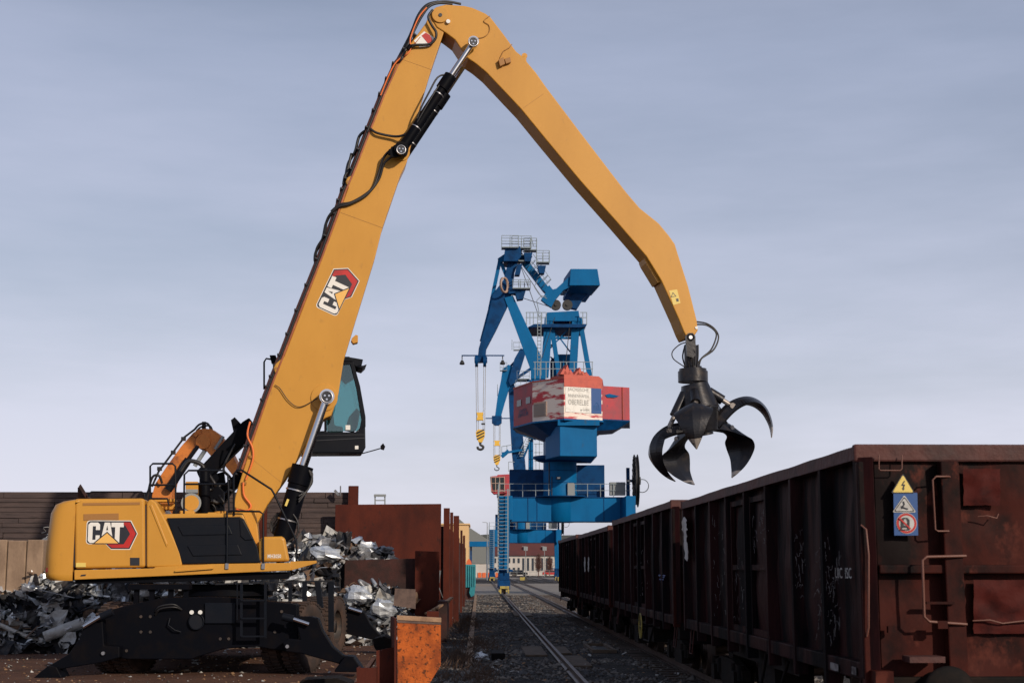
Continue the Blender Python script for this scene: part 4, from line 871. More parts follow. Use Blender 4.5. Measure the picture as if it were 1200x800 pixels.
hs('hose', [[(293, 494, -.42), (290, 510, -.44), (296, 525, -.44), (296, 540, -.44), (288, 562, -.44)], [(285, 565, -.44), (286, 580, -.44), (294, 592, -.44), (289, 598, -.44), (277, 596, -.44)]], .022, 'orange_hose')
mb = MB()
for c_ in ((295, 535), (286, 566)): mb.box(Q(*c_, BV - .03), (.10, .05, .06))
mb.build('hose_bracket', 'vent_brown', boom)
mb = MB()
for c_ in ((455, 181), (458, 178), (478, 58)): mb.cyl(Q(*c_, -.66), Q(c_[0] + 3, c_[1] - 5, -.66), .05, n=10)
mb.prism(QP([(458, 184), (456, 176), (462, 170), (470, 170), (470, 184)], -.72), ev * .1); mb.build('hose_fitting', 'black_paint', boom)
# --- grapple
GV = 0.0
gh = MB()
for v_ in (-.50, .40): gh.prism(QP([(804, 393), (807, 390), (812, 390), (815, 394), (815.5, 416), (812, 419), (805, 417)], v_), ev * .08)
gh.cyl(Q(809.5, 395, -.53), Q(809.5, 395, .51), .09); gh.cyl(Q(810.5, 414, -.48), Q(810.5, 414, .48), .09)
gh.cyl(Q(809.5, 405, 0), Q(810.5, 432, 0), .17, n=20)
gc = Q(812, 440, 0)       # rotator ring
gh.cyl(gc + Vector((0, 0, -.16)), gc + Vector((0, 0, .10)), .36, n=36); gh.cyl(gc + Vector((0, 0, -.05)), gc + Vector((0, 0, .16)), .33, n=36); gh.cyl(gc + Vector((0, 0, .12)), gc + Vector((0, 0, .22)), .22, n=24)
hubt = Q(814, 450, 0); hubb = Q(825, 506, 0); ax = (hubb - hubt).normalized()
gh.cyl(hubt, hubt.lerp(hubb, .55), .33, .50, n=12); gh.cyl(hubt.lerp(hubb, .5), hubb, .50, .36, n=10)
gh.cyl(hubb - ax * .3, hubb + ax * .08, .22, n=12)
grap = gh.build('grapple', 'grapple_steel', ex)
p = Q(809.5, 395, -.55); mb = MB(); mb.cyl(p, p + ev * .04, .045, n=14); mb.build('pin', 'pin_steel', grap)
sax = ax
prof = [(0, 0, .26, .22), (.20, .19, .26, .24), (.42, .36, .28, .24), (.66, .46, .44, .20), (.88, .47, .86, .15), (1.08, .37, .90, .11), (1.22, .18, .70, .09), (1.29, -.06, .48, .07), (1.30, -.26, .27, .05), (1.27, -.46, .03, .02)]
for az, phi in ((-24, 6), (82, -2), (122, 48), (205, 60), (278, 46)):
    a = R(az); rad = -ev * math.cos(a) + eu * math.sin(a)
    # perpendicular to the tilted hub axis
    Z = (-sax * .55 + Vector((0, 0, 1)) * .45).normalized(); rad = (rad - Z * rad.dot(Z)).normalized(); tan = rad.cross(Z).normalized()
    hinge = hubb - ax * .12 + rad * .32; cph, sph = math.cos(R(phi)), math.sin(R(phi))
    tp = lambda r_, z_: hinge + rad * (r_ * cph + z_ * sph) + Z * (-r_ * sph + z_ * cph)
    pf_ = [tuple(v) + (w_[0], w_[1]) for v, w_ in zip([(a_.x, a_.y) for a_ in spline([Vector((q[0], q[1], 0)) for q in prof], 4)], [(a_.x, a_.y) for a_ in spline([Vector((q[2], q[3], 0)) for q in prof], 4)])]
    pts = [tp(q[0], q[1]) for q in pf_]; mb = MB(); rings = []
    for i, q in enumerate(pf_):
        d = (pts[min(i + 1, len(pts) - 1)] - pts[max(i - 1, 0)]).normalized(); nn = tan.cross(d).normalized()
        if nn.dot(pts[i] - (hinge + Z * -.6 + rad * .3)) < 0: nn = -nn
        w, t = q[2] / 2, q[3] / 2
        flare = -t * .6
        rings.append([pts[i] - tan * w + nn * flare, pts[i] - tan * w * .5 + nn * t * .8, pts[i] + nn * (t * 1.3 + .07 * w), pts[i] + tan * w * .5 + nn * t * .8, pts[i] + tan * w + nn * flare, pts[i] - nn * t])
    vs = [p_ for r_ in rings for p_ in r_]
    mb.add(vs, [(i * 6 + k, i * 6 + (k + 1) % 6, (i + 1) * 6 + (k + 1) % 6, (i + 1) * 6 + k) for i in range(len(rings) - 1) for k in range(6)], 0, False)
    mb.face(rings[0][::-1]); mb.face(rings[-1])
    for f_i in range(len(mb.f)):
        if 31 * 6 <= f_i < 36 * 6: mb.m[f_i] = 1
    mb.build('tine', ['grapple_steel', 'worn_steel'], grap)
    mb = MB(); s0 = hubt.lerp(hubb, .18) + rad * .30; s1 = tp(.45, .42); mid = s0.lerp(s1, .6); mb.cyl(s0, mid, .12, n=14); mb.build('tine_cylinder', 'grapple_steel', grap)
    mb = MB(); mb.cyl(mid, s1, .06, n=12); mb.cyl(s1 - tan * .12, s1 + tan * .12, .07, n=12); mb.build('cylinder_rod', 'worn_steel', grap)
mb = MB()
for k, (o1, o2) in enumerate(((0, 0), (3, 2))):
    mb.tube([Q(816, 377 + o1, .1 * k), Q(828, 379 + o2, .1), Q(838, 386 + o2, .1), Q(842 - o1, 396, .1), Q(836 - o1, 410, .05), Q(822, 420, .0), Q(816 + o1, 430, 0)], .020, smooth_path=True)
mb.tube([Q(804, 401, -.2), Q(796, 404, -.25), Q(788, 412, -.25), Q(789, 420, -.25), Q(798, 427, -.2), Q(803, 430, -.1)], .014, smooth_path=True)
for k in range(4): mb.tube([Q(803 + k * 5, 404, -.2), Q(800 + k * 6, 418, -.28), Q(804 + k * 4, 432, -.2)], .018, smooth_path=True)
mb.build('hose', 'hose_rubber', grap)
# --- railings on the deck
def rail_(L, v_, r=.018, nm='handrail'):
    mb = MB()
    for pts in L: mb.tube([Q(a, b, v_) for a, b in pts], r, 8)
    return mb.build(nm, 'black_panel', ex)
rail_([[(104, 582), (104, 578), (107, 576), (166, 576), (169, 578), (170, 585)]], -1.2)
rail_([[(176, 592), (176, 546), (179, 543), (202, 543), (205.5, 546), (206, 602)], [(176, 568), (206, 568)], [(176, 570), (170, 582), (169, 586)], [(176, 584), (196, 584), (198, 592)]], -.9, .022)
rail_([[(215.5, 604), (216, 556), (221, 551), (262, 551), (267, 555), (268.5, 604)], [(216, 567), (267, 567)]], -1.1, .022)
rail_([[(274, 604), (274, 555), (278, 550.5), (283, 550.5), (318, 573), (321, 578), (345, 628), (347.5, 636), (347.5, 660), (343, 664)]], -1.45, .024)
rail_([[(266, 664), (266, 599), (268, 598.5), (304, 599), (308.5, 602), (308.5, 664)]], -1.54, .022)
for c_ in ((266, 663), (308.5, 663)): mb = MB(); mb.box(Q(*c_, -1.56), (.07, .05, .12)); mb.build('rail_bracket', 'pin_steel', ex)
mb = MB(); mb.prism(QP([(91, 571), (93, 570), (101, 580), (106, 584), (91, 585)], -.9), ev * .3); mb.prism(QP([(92, 570), (94, 567), (104, 583), (101, 584)], -1.1), ev * .1); mb.build('rear_camera', 'rust_plate_dark', ex)

# ================================================================== SCRAP YARD
def lerp_tab(tab, x):
    if x <= tab[0][0]: return tab[0][1]
    for (a, b), (c_, d) in zip(tab, tab[1:]):
        if x <= c_: return b + (d - b) * (x - a) / (c_ - a)
    return tab[-1][1]
ridge = [(-16, 1.7), (-12.6, 1.9), (-11.7, 3.0), (-10.8, 3.2), (-9.5, 2.7), (-7, 2.2), (-5.6, 2.5), (-4.8, 2.75), (-4.0, 2.75), (-3.3, 2.45), (-2.6, 2.1), (-2, 1.2)]
def heap_h(x, y):
    if x > -4.15 and y < 44.25:
        front = 40.6; t = max(0, min(1, (y - front) / 2.2)); hh = 1.30 * t * lerp_tab([(-4.1, .9), (-3, 1), (-2.4, 1.1), (-1.9, .6)], x)
    else:
        front = lerp_tab([(-16, 36.4), (-10, 37.2), (-6, 39.6), (-4, 40.5)], x); t = max(0, min(1, (y - front) / 4.6)); hh = lerp_tab(ridge, x) * (1 - (1 - t) ** 1.7)
    return max(0, hh + .28 * noise.noise(Vector((x * 1.1, y * 1.1, 4))) * min(1, hh))
hp = MB(); nx_, ny_ = 60, 50; vs = []
for j in range(ny_ + 1):
    for i in range(nx_ + 1):
        x = -17 + 15.2 * i / nx_; y = 36.2 + 12.8 * j / ny_; vs.append((x, y, heap_h(x, y) - .12))
hp.add(vs, [(j * (nx_ + 1) + i, j * (nx_ + 1) + i + 1, (j + 1) * (nx_ + 1) + i + 1, (j + 1) * (nx_ + 1) + i) for j in range(ny_) for i in range(nx_)], 2)
def shard(mb, c, size, m, rnd, flat=.35, asp=None):
    """a crumpled sheet"""
    n = 4; asp = asp or rnd.uniform(.4, 1.0); rot = Matrix.Rotation(rnd.uniform(0, 6.3), 3, 'Z') @ Matrix.Rotation(rnd.gauss(0, .7), 3, 'X') @ Matrix.Rotation(rnd.gauss(0, .7), 3, 'Y')
    sd = rnd.uniform(0, 100); vs = []; fold = rnd.uniform(-1, 1) * flat; cur = rnd.uniform(-.9, .9)
    cut = [rnd.uniform(.7, 1.1) for _ in range(4)]
    for j in range(n + 1):
        for i in range(n + 1):
            u = (i / n - .5); v = (j / n - .5)
            u2 = u * (cut[0] if v > 0 else cut[1]); v2 = v * (cut[2] if u > 0 else cut[3])
            z = fold * abs(u - .1) + cur * v * v + flat * .9 * noise.noise(Vector((u * 3.4, v * 3.4, sd)))
            vs.append(Vector(c) + rot @ Vector((u2, v2 * asp, z * .8)) * size)
    mb.add(vs, [(j * (n + 1) + i, j * (n + 1) + i + 1, (j + 1) * (n + 1) + i + 1, (j + 1) * (n + 1) + i) for j in range(n) for i in range(n)], m, False)
rnd = random.Random(3)
for i in range(5200):
    x = rnd.uniform(-16.5, -2.0); y = rnd.uniform(36.6, 46.5)
    hh = heap_h(x, y)
    if hh < .04: continue
    sz = rnd.choice((.14, .2, .28, .34, .45, .62, .8)) * rnd.uniform(.7, 1.2)
    m = rnd.choices((0, 1, 2, 3, 4), (22, 22, 42, 8, 12) if sz < .5 else (30, 22, 22, 8, 18))[0]
    shard(hp, (x, y, hh + rnd.uniform(-.04, .12)), sz, m, rnd)
for i in range(120):      # bent tubes and rods
    x = rnd.uniform(-16, -2.4); y = rnd.uniform(37, 44); hh = heap_h(x, y)
    if hh < .15: continue
    a = rnd.uniform(0, 6.3); d = Vector((math.cos(a), math.sin(a), rnd.uniform(-.3, .6))) * rnd.uniform(.25, .8); c = Vector((x, y, hh + .1)); k_ = Vector((rnd.uniform(-.3, .3), rnd.uniform(-.3, .3), rnd.uniform(0, .3)))
    hp.tube([c - d, c + k_ * .5, c + d * .6 + k_, c + d], rnd.choice((.012, .02, .035, .06)), 6, rnd.choice((0, 1, 2, 3, 4)), True)
for i in range(260):      # tangled wire
    x = rnd.uniform(-16, -2.6); y = rnd.uniform(37, 43.5); hh = heap_h(x, y)
    if hh < .15: continue
    p = Vector((x, y, hh + .08)); L_ = [p]
    for k in range(4): p = p + Vector((rnd.gauss(0, .22), rnd.gauss(0, .15), rnd.gauss(0, .12))); L_.append(p)
    hp.tube(L_, rnd.choice((.006, .009, .014)), 5, rnd.choice((0, 2, 3, 4)), True)
for i in range(200):
    x = rnd.uniform(-16, -2.2); y = rnd.uniform(37, 45); hh = heap_h(x, y)
    if hh < .1: continue
    a = rnd.uniform(0, 6.3); d = Vector((math.cos(a), math.sin(a), rnd.uniform(-.4, .5))) * rnd.uniform(.3, .9); c = Vector((x, y, hh + .1))
    hp.beam(c - d, c + d, rnd.uniform(.02, .09), rnd.uniform(.02, .05), rnd.choice((0, 1, 2, 3)))
tag(hp.build('scrap_heap', ['scrap_bright', 'scrap_mid', 'scrap_dark', 'scrap_rust', 'scrap_white'], origin=(-9, 41, 0)), 'heap of shredded silver and dark scrap metal behind the yellow handler', 'scrap heap', kind='stuff')
def lump(px, py, Y, w, h_, m, label, seed, asp=.8, zoff=0):
    """bent sheet with thickness"""
    r = random.Random(seed); mb = MB(); c = at(px, py, Y); n, k = 14, 10; vs = []
    for j in range(k + 1):
        for i in range(n):
            th = math.pi * j / k; ph = 2 * math.pi * i / n; d = Vector((math.sin(th) * math.cos(ph), math.sin(th) * math.sin(ph), math.cos(th)))
            q = 1 + .42 * noise.noise(d * 1.9 + Vector((seed, 0, 0))) + .34 * noise.noise(d * 5 + Vector((0, seed, 0)))
            vs.append(c + Vector((d.x * w / 2, d.y * w * .4, d.z * h_ / 2)) * q)
    mb.add(vs, [(j * n + i, j * n + (i + 1) % n, (j + 1) * n + (i + 1) % n, (j + 1) * n + i) for j in range(k) for i in range(n)])
    return tag(mb.build('crumpled_sheet', m), label, 'scrap sheet')
lump(418, 641, 45.2, 1.15, .5, 'scrap_bright', 'big crumpled silver sheet on top of the heap before the rust panel', 1)
lump(378, 650, 42.9, 1.0, .45, 'scrap_bright', 'crumpled silver foil on the heap beside the front step of the handler', 4)
lump(449, 646, 45.4, .7, .3, 'scrap_mid', 'dull grey bent sheet lying right of the big silver sheet', 6)
lump(420, 697, 41.9, .8, .55, 'scrap_bright', 'crushed silver sheet on the heap just above the far outrigger', 9)
lump(449, 713, 41.5, .75, .5, 'scrap_bright', 'bright folded sheet low on the heap left of the upright rust plate', 12)
lump(563, 770, 34.2, .36, .24, 'scrap_bright', 'small ball of silver foil on the ground beside the crane rail', 15)
mb = MB(); mb.tube([at(52, 746, 37.3), at(75, 737, 37.4), at(98, 729, 37.6)], .14, 12); tag(mb.build('scrap_pipe', 'scrap_white'), 'dented pale metal pipe sticking out low on the heap at left', 'scrap pipe')
mb = MB(); mb.prism([at(463, 689, 41.4), at(487, 690, 41.4), at(487, 713, 41.4), at(461, 709, 41.4)], (0, .03, 0)); tag(mb.build('scrap_plate', 'sleeper_board' if 'sleeper_board' in M else mat('sleeper_board', (.13, .085, .07), .8, 0, (.07, .045, .04), 4)), 'flat grey brown board leaning on the heap by the upright rust plate', 'scrap board')

# timber wall
tw = empty('timber_wall', (-12, 50.4, 0), 0, 'tall wall of weathered horizontal timbers behind the scrap heap', 'wall')
z = 0; rnd = random.Random(8); mb = MB()
while z < 4.50:
    hh = rnd.choice((.15, .17, .20)); x = -44 + rnd.uniform(0, 3)
    while x < -4.3:
        L_ = rnd.uniform(2.2, 4.2); x2 = min(x + L_, -4.3); off = rnd.uniform(-.03, .03); tl = rnd.uniform(-.006, .006)
        mb.b2((x + .01, 50.4 + off, z + .008 + tl), (x2 - .01, 50.65 + off, z + hh - .008 + tl)); x += L_
    z += hh
mb.b2((-44, 50.52, 0), (-4.35, 50.60, 4.68)); mb.build('timbers', 'grey_timber', tw, bevel=.03)  # first box: backing sheet added to stop light showing between the boards
for px0, px1, pyt, Y in ((301, 313, 590, 50.3), (409, 420, 569, 50.3)):
    a = at(px0, pyt, Y); b = at(px1, pyt, Y); mb = MB(); mb.b2((a.x, Y - .02, 0), (b.x, Y + .12, a.z)); mb.b2((a.x, Y - .24, 0), (a.x + .03, Y - .02, a.z - .02)) ; mb.build('steel_post', 'rust_plate', tw, bevel=.005)
# debris on the wall top
mb = MB(); mb.prism([at(391, 575, 50), at(393, 573, 50), at(399, 580, 50), at(396, 581, 50)], (0, .1, 0)); mb.beam(at(399, 569, 50), at(399, 581, 50), .04, .04); tag(mb.build('bent_bracket', 'scrap_mid'), 'small bent grey bracket sticking up on the timber wall top', 'bracket')
mb = MB(); mb.beam(at(439.5, 580, 55), at(439.5, 592, 55), .05, .05); mb.beam(at(451, 580, 55), at(451, 592, 55), .05, .05); mb.b2(at(438.5, 579, 55.05), at(452, 581.5, 54.9)); mb.beam(at(440, 586, 55), at(451, 586, 55), .04, .04)
zz = at(440, 592, 55).z
mb.beam((at(439.5, 592, 55).x, 55, 0), at(439.5, 592, 55), .05, .05); mb.beam((at(451, 592, 55).x, 55, 0), at(451, 592, 55), .05, .05); tag(mb.build('steel_trestle', 'electrics_grey'), 'thin grey trestle top showing above the big rust panel', 'trestle')
# concrete wall at left
cwall = empty('concrete_wall', (-13, 38.9, 0), 0, 'stained beige concrete wall standing at the left edge of the heap', 'wall')
for k, (px0, px1) in enumerate(((-330, -242), (-240, -152), (-150.5, -62), (-60, -22), (-20.5, 8.5), (9.5, 31), (32, 51))):
    mb = MB(); Y = 38.7; a = at(px0, 632, Y); b = at(px1, 632, Y); mb.b2((a.x, Y, 0), (b.x, Y + .6, a.z - .02 * (k % 2))); mb.build('slab', 'concrete', cwall, bevel=.03)
# rust bulkheads
def plate(px0, px1, pyt, Y, th, zb_, label, m='rust_plate', ribs=0, slope=0, cat='panel', name='bulkhead'):
    a = at(px0, pyt, Y); b = at(px1, pyt + slope, Y); mb = MB()
    mb.prism([(a.x, Y, zb_), (b.x, Y, zb_), (b.x, Y, b.z), (a.x, Y, a.z)], (0, th, 0))
    o = mb.build(name, m, bevel=.008); return tag(o, label, cat)
plate(393, 517, 591, 49.6, .12, 0, 'largest rust brown steel panel standing behind the scrap heap', slope=-1)
plate(404, 487, 656, 44.0, .10, 0, 'low rusty steel panel sunk in the scrap below the largest panel', 'rust_plate_dark', slope=-2)
plate(486.5, 515, 645, 43.6, .12, 0, 'narrow upright rusty plate at the right end of the heap', slope=1)
# side wall along the tracks: sheet piles and posts
sw = empty('sheet_pile_wall', (-1.3, 66, 0), 0, 'dark rusty sheet pile wall running along the kerb towards the crane', 'wall')
mb = MB(); yy = 50.0; k = 0; pts = []
while yy < 92:
    f = k % 4; xo_ = -1.45 + (0 if f in (0, 1) else .22) + (yy - 50) * .010; pts.append((xo_, yy)); yy += (.34 if f in (0, 2) else .16); k += 1
tops_ = [3.55 + .28 * noise.noise(Vector((p[1] * .5, 0, 0))) - .25 * (p[1] > 75) for p in pts]
for i in range(len(pts) - 1):
    (xa, ya), (xb, yb) = pts[i], pts[i + 1]; t = (tops_[i] + tops_[i + 1]) / 2
    mb.prism([(xa, ya, 0), (xb, yb, 0), (xb, yb, t), (xa, ya, t)], (-.05, 0, 0))
mb.build('sheet_piles', 'rust_plate_dark', sw)
for px0, px1, pyt, Y in ((520, 527, 595, 50.2), (527.5, 531, 600, 53), (531.5, 538, 604, 56.5), (539.5, 542, 621, 70), (542.5, 545, 627, 80)):
    a = at(px0, pyt, Y); b = at(px1, pyt, Y); mb = MB(); mb.b2((a.x, Y, 0), (b.x, Y + .03, a.z)); mb.b2((a.x, Y + .03, 0), (a.x + .03, Y + .25, a.z)); mb.b2((a.x, Y + .25, 0), (b.x, Y + .28, a.z)); mb.build('steel_post', 'rust_plate', sw)
# low rusty beams and offcuts in the bay mouth
def chunk(px0, py0, px1, py1, Y, th, label, m='rust_plate_dark', name='steel_offcut', ground=True):
    a = at(px0, py0, Y); b = at(px1, py1, Y); mb = MB(); z0 = min(a.z, b.z)
    mb.b2((a.x, Y, 0 if ground else z0), (b.x, Y + th, max(a.z, b.z))); return tag(mb.build(name, m, bevel=.01), label, 'steel offcut')
chunk(513, 704, 524, 735, 42.5, 2.2, 'dark rusty block stack at the foot of the sheet pile wall')
chunk(500, 716, 514, 735, 41.0, .5, 'short rusty channel lying behind the orange plate', 'rust_plate')
mb = MB()
for k in range(4):
    a = at(506 + 4 * k, 714 - 2 * k, 42); mb.beam(a + Vector((-.15, 0, -.1)), a + Vector((.25, 1.6, -.02 + .06 * k)), .10, .05)
tag(mb.build('timber_offcuts', 'pale_timber'), 'few short pale timbers stacked beside the sheet pile wall', 'timber')
mb = MB()
for a, b in (((512, 697), (516, 668)), ((508, 706), (512, 690)), ((519, 700), (513, 684))): mb.beam(at(*a, 45), at(*b, 45), .05, .02)
tag(mb.build('bent_strip', 'scrap_mid'), 'grey bent metal strips leaning on the upright rust plate', 'metal strip')
# foreground: orange rusted plate on a frame
OY = 20.0
fp = empty('rusty_bulkhead', at(490, 790, OY) * 1, 0, 'bright orange rusted steel bulkhead end with a pale timber on top', 'bulkhead')
fp.location.z = 0; MW[fp.name] = Matrix.Translation(fp.location)
O = lambda px, py, d=0: at(px, py, OY + d)
mb = MB(); mb.prism([O(465.5, 729), O(516.5, 731), O(516.5, 779), O(503, 801), O(480, 830), O(466, 830)], (0, .03, 0)); mb.build('end_plate', 'orange_rust', fp, bevel=.003)
mb = MB(); mb.prism([O(465, 720.5, -.02), O(517, 723.5, -.02), O(517, 729, -.02), O(465, 726, -.02)], (0, .10, 0)); mb.build('timber_cap', 'pale_timber', fp, bevel=.006)
mb = MB(); mb.prism([O(465.5, 726, -.008), O(516.8, 729, -.008), O(516.8, 731.5, -.008), O(465.5, 729, -.008)], (0, .05, 0)); mb.build('cap_strip', 'sleeper_board', fp)
mb = MB(); mb.prism([O(465, 724), (O(465, 724).x - .2, OY + 2.4, O(465, 724).z - .05), (O(465, 724).x - .2, OY + 2.4, .0), (O(465, 800).x, OY, 0)], (-.03, 0, 0))
mb.prism([O(441, 762, .3), O(465, 757, .3), O(465, 850, .3), O(441, 850, .3)], (0, .05, 0)); mb.build('side_plate', 'rust_plate', fp)
mb = MB(); mb.b2((O(517, 731).x - .03, OY + .03, 0), (O(517, 731).x, OY + .9, .45)); mb.b2((O(470, 731).x, OY + .03, 0), (O(500, 731).x, OY + .10, .6)); mb.build('base_frame', 'rust_plate_dark', fp)
def lowfr(name, pts, Y, th, m, label):
    mb = MB(); mb.prism([at(a, b, Y) for a, b in pts], (0, th, 0)); return tag(mb.build(name, m, bevel=.006), label, 'steel part')
lowfr('steel_block', [(437, 748), (450, 745), (464, 752), (463, 762), (441, 762), (438, 757)], 21.6, .5, 'underframe', 'black blocky steel cap on the rusty post left of the orange plate')
mb = MB(); a = at(442, 762, 21.7); b = at(462, 762, 21.7); mb.b2((a.x, 21.7, 0), (b.x, 22.0, a.z)); tag(mb.build('rust_post', 'rust_plate'), 'dark red rusty post left of the orange bulkhead plate', 'post')
fr = empty('channel_frame', (at(430, 790, 19.5).x, 19.5, 0), 0, 'low rusty channel frame with a pale inner edge at the bottom of the picture', 'frame')
mb = MB(); a = at(418, 782, 19.5); b = at(441, 782, 19.5); mb.b2((a.x, 19.5, 0), (b.x, 19.53, a.z)); mb.b2((a.x, 19.53, 0), (a.x + .03, 19.8, a.z)); mb.b2((b.x - .03, 19.53, 0), (b.x, 19.8, a.z)); mb.build('channel', 'rust_plate', fr)
mb = MB(); mb.beam(at(418, 800, 19.8) , at(438, 772, 21.5), .06, .04); mb.build('inner_edge', 'orange_edge' if 'orange_edge' in M else mat('orange_edge', (.42, .17, .08), .7, 0, (.25, .10, .05), 6), fr)
lowfr('steel_lump', [(350, 800), (354, 796), (395, 794), (410, 800), (414, 812), (350, 812)], 24, .7, 'underframe', 'low black steel lump on the ground at the bottom edge of the picture')
# planks and pads between rails
def pad(px0, py0, px1, py1, label, m='pale_timber', h_=.05, name='concrete_pad'):
    a = onplane(px0, py0, (0, 0, 0), Vector((0, 0, 1))); b = onplane(px1, py1, (0, 0, 0), Vector((0, 0, 1)))
    mb = MB(); mb.box(((a.x + b.x) / 2, (a.y + b.y) / 2, h_ / 2), (abs(b.x - a.x), abs(b.y - a.y), h_), rz=0); return tag(mb.build(name, m, bevel=.01), label, 'pad')
pad(616, 769, 634, 759, 'small brown pad left of the crane rail in the foreground', 'pad_brown' if 'pad_brown' in M else mat('pad_brown', (.12, .085, .06), .9, 0, (.06, .045, .035), 5))
pad(647, 767, 662, 759, 'small brown pad right of the crane rail in the foreground', 'pad_brown')
pad(665, 782, 681, 770, 'nearest brown pad between the crane rail and the wagon track', 'pad_brown')
pad(603, 722, 618, 716, 'farthest brown pad between the rails before the crane', 'pad_brown')
a = onplane(694, 765, (0, 0, 0), Vector((0, 0, 1))); mb = MB(); fx0, fx1 = a.x, a.x + .62; fy0, fy1 = a.y, a.y + 3.2
mb.b2((fx0, fy0, 0), (fx1, fy0 + .12, .09)); mb.b2((fx0, fy1 - .12, 0), (fx1, fy1, .09)); mb.b2((fx0, fy0 + .12, 0), (fx0 + .08, fy1 - .12, .09)); mb.b2((fx1 - .08, fy0 + .12, 0), (fx1, fy1 - .12, .09)); mb.b2((fx0 + .08, fy0 + .12, 0), (fx1 - .08, fy1 - .12, .012), 1)
tag(mb.build('drain_frame', ['pad_brown', 'hook_black'], bevel=.01), 'rectangular drain opening with raised frame beside the wagon track', 'drain')
g0 = lambda px, py: onplane(px, py, (0, 0, .04), Vector((0, 0, 1)))
mb = MB(); mb.beam(g0(538, 761), g0(556, 769), .16, .05); tag(mb.build('plank', 'pad_brown'), 'grey brown plank lying near the small silver foil ball', 'plank')
mb = MB(); mb.b2(g0(576, 771) - Vector((0, 0, .04)), g0(590, 765) + Vector((0, 0, .12))); tag(mb.build('dark_block', 'underframe', bevel=.02), 'low dark block on the ballast right of the silver foil ball', 'block')

# ================================================================== ORANGE EXCAVATOR BEHIND
XY = 47.6
oe = empty('excavator', (at(225, 600, XY + .5).x, XY + .5, 0), 0, 'old orange excavator with folded arm behind the yellow handler', 'excavator')
def ob(name, pts, d, th, m='old_orange_paint', par=oe, bevel=.02):
    mb = MB(); mb.prism([at(a, b, XY + d) for a, b in pts], (0, th, 0)); return mb.build(name, m, par, bevel=bevel)
obm = ob('boom', [(178, 580), (182, 566), (196, 545), (212, 523), (226, 507), (233, 502.5), (243, 502), (249, 508), (246, 522), (238, 528), (230, 523), (214, 545), (204, 566), (198, 600), (200, 640), (176, 640)], 0, .55)
ob('stick', [(236, 503), (247, 502), (256, 508), (266, 520), (280, 548), (286, 560), (282, 572), (272, 556), (260, 541), (247, 534), (240, 526)], -.08, .7)
mb = MB(); c = at(238, 517, XY - .12); mb.cyl(c, c + Vector((0, .9, 0)), .24, n=24); c = at(229, 509, XY - .1); mb.cyl(c, c + Vector((0, .8, 0)), .07, n=16); mb.build('pivot', 'old_orange_paint', oe)
mb = MB(); mb.cyl(at(197, 574, XY - .15), at(221, 538, XY - .15), .13); mb.cyl(at(221, 538, XY - .15), at(232, 522, XY - .15), .06); mb.build('boom_cylinder', 'black_panel', oe)
mb = MB(); mb.cyl(at(240, 528, XY - .05), at(228, 546, XY - .05), .07); mb.cyl(at(252, 526, XY - .15), at(262, 511, XY - .15), .05); mb.build('stick_cylinder', 'electrics_grey', oe)
mb = MB(); mb.tube([at(228, 503, XY), at(234, 497, XY), at(243, 496, XY), at(247, 503, XY)], .035, smooth_path=True); mb.tube([at(230, 505, XY + .1), at(236, 500, XY + .1), at(246, 499, XY + .1), at(250, 508, XY)], .03, smooth_path=True); mb.cyl(at(239, 494, XY + .2), at(239, 503, XY + .2), .07)
mb.tube([at(178, 570, XY - .1), at(186, 552, XY - .1), at(204, 528, XY - .1), at(216, 512, XY - .1), at(228, 503, XY - .1)], .035); mb.tube([at(172, 585, XY - .2), at(178, 560, XY - .3), at(186, 557, XY - .3), at(190, 566, XY - .2)], .04, smooth_path=True)
for c_ in ((187, 549), (203, 530), (215, 514)): mb.box(at(*c_, XY - .1), (.12, .2, .12))
mb.build('hose', 'hose_rubber', oe)
mb = MB(); mb.b2((-14.0, XY - .5, 1.35), (-9.4, XY + 2.4, 2.9)); mb.build('body', 'old_orange_paint', oe, bevel=.08)
mb = MB()
for yy in (XY - .6, XY + 2.0): mb.b2((-13.6, yy, .1), (-9.2, yy + .6, 1.0))
mb.b2((-12.4, XY + 0, .9), (-10.4, XY + 2, 1.35)); mb.build('track', 'rubber', oe, bevel=.2)

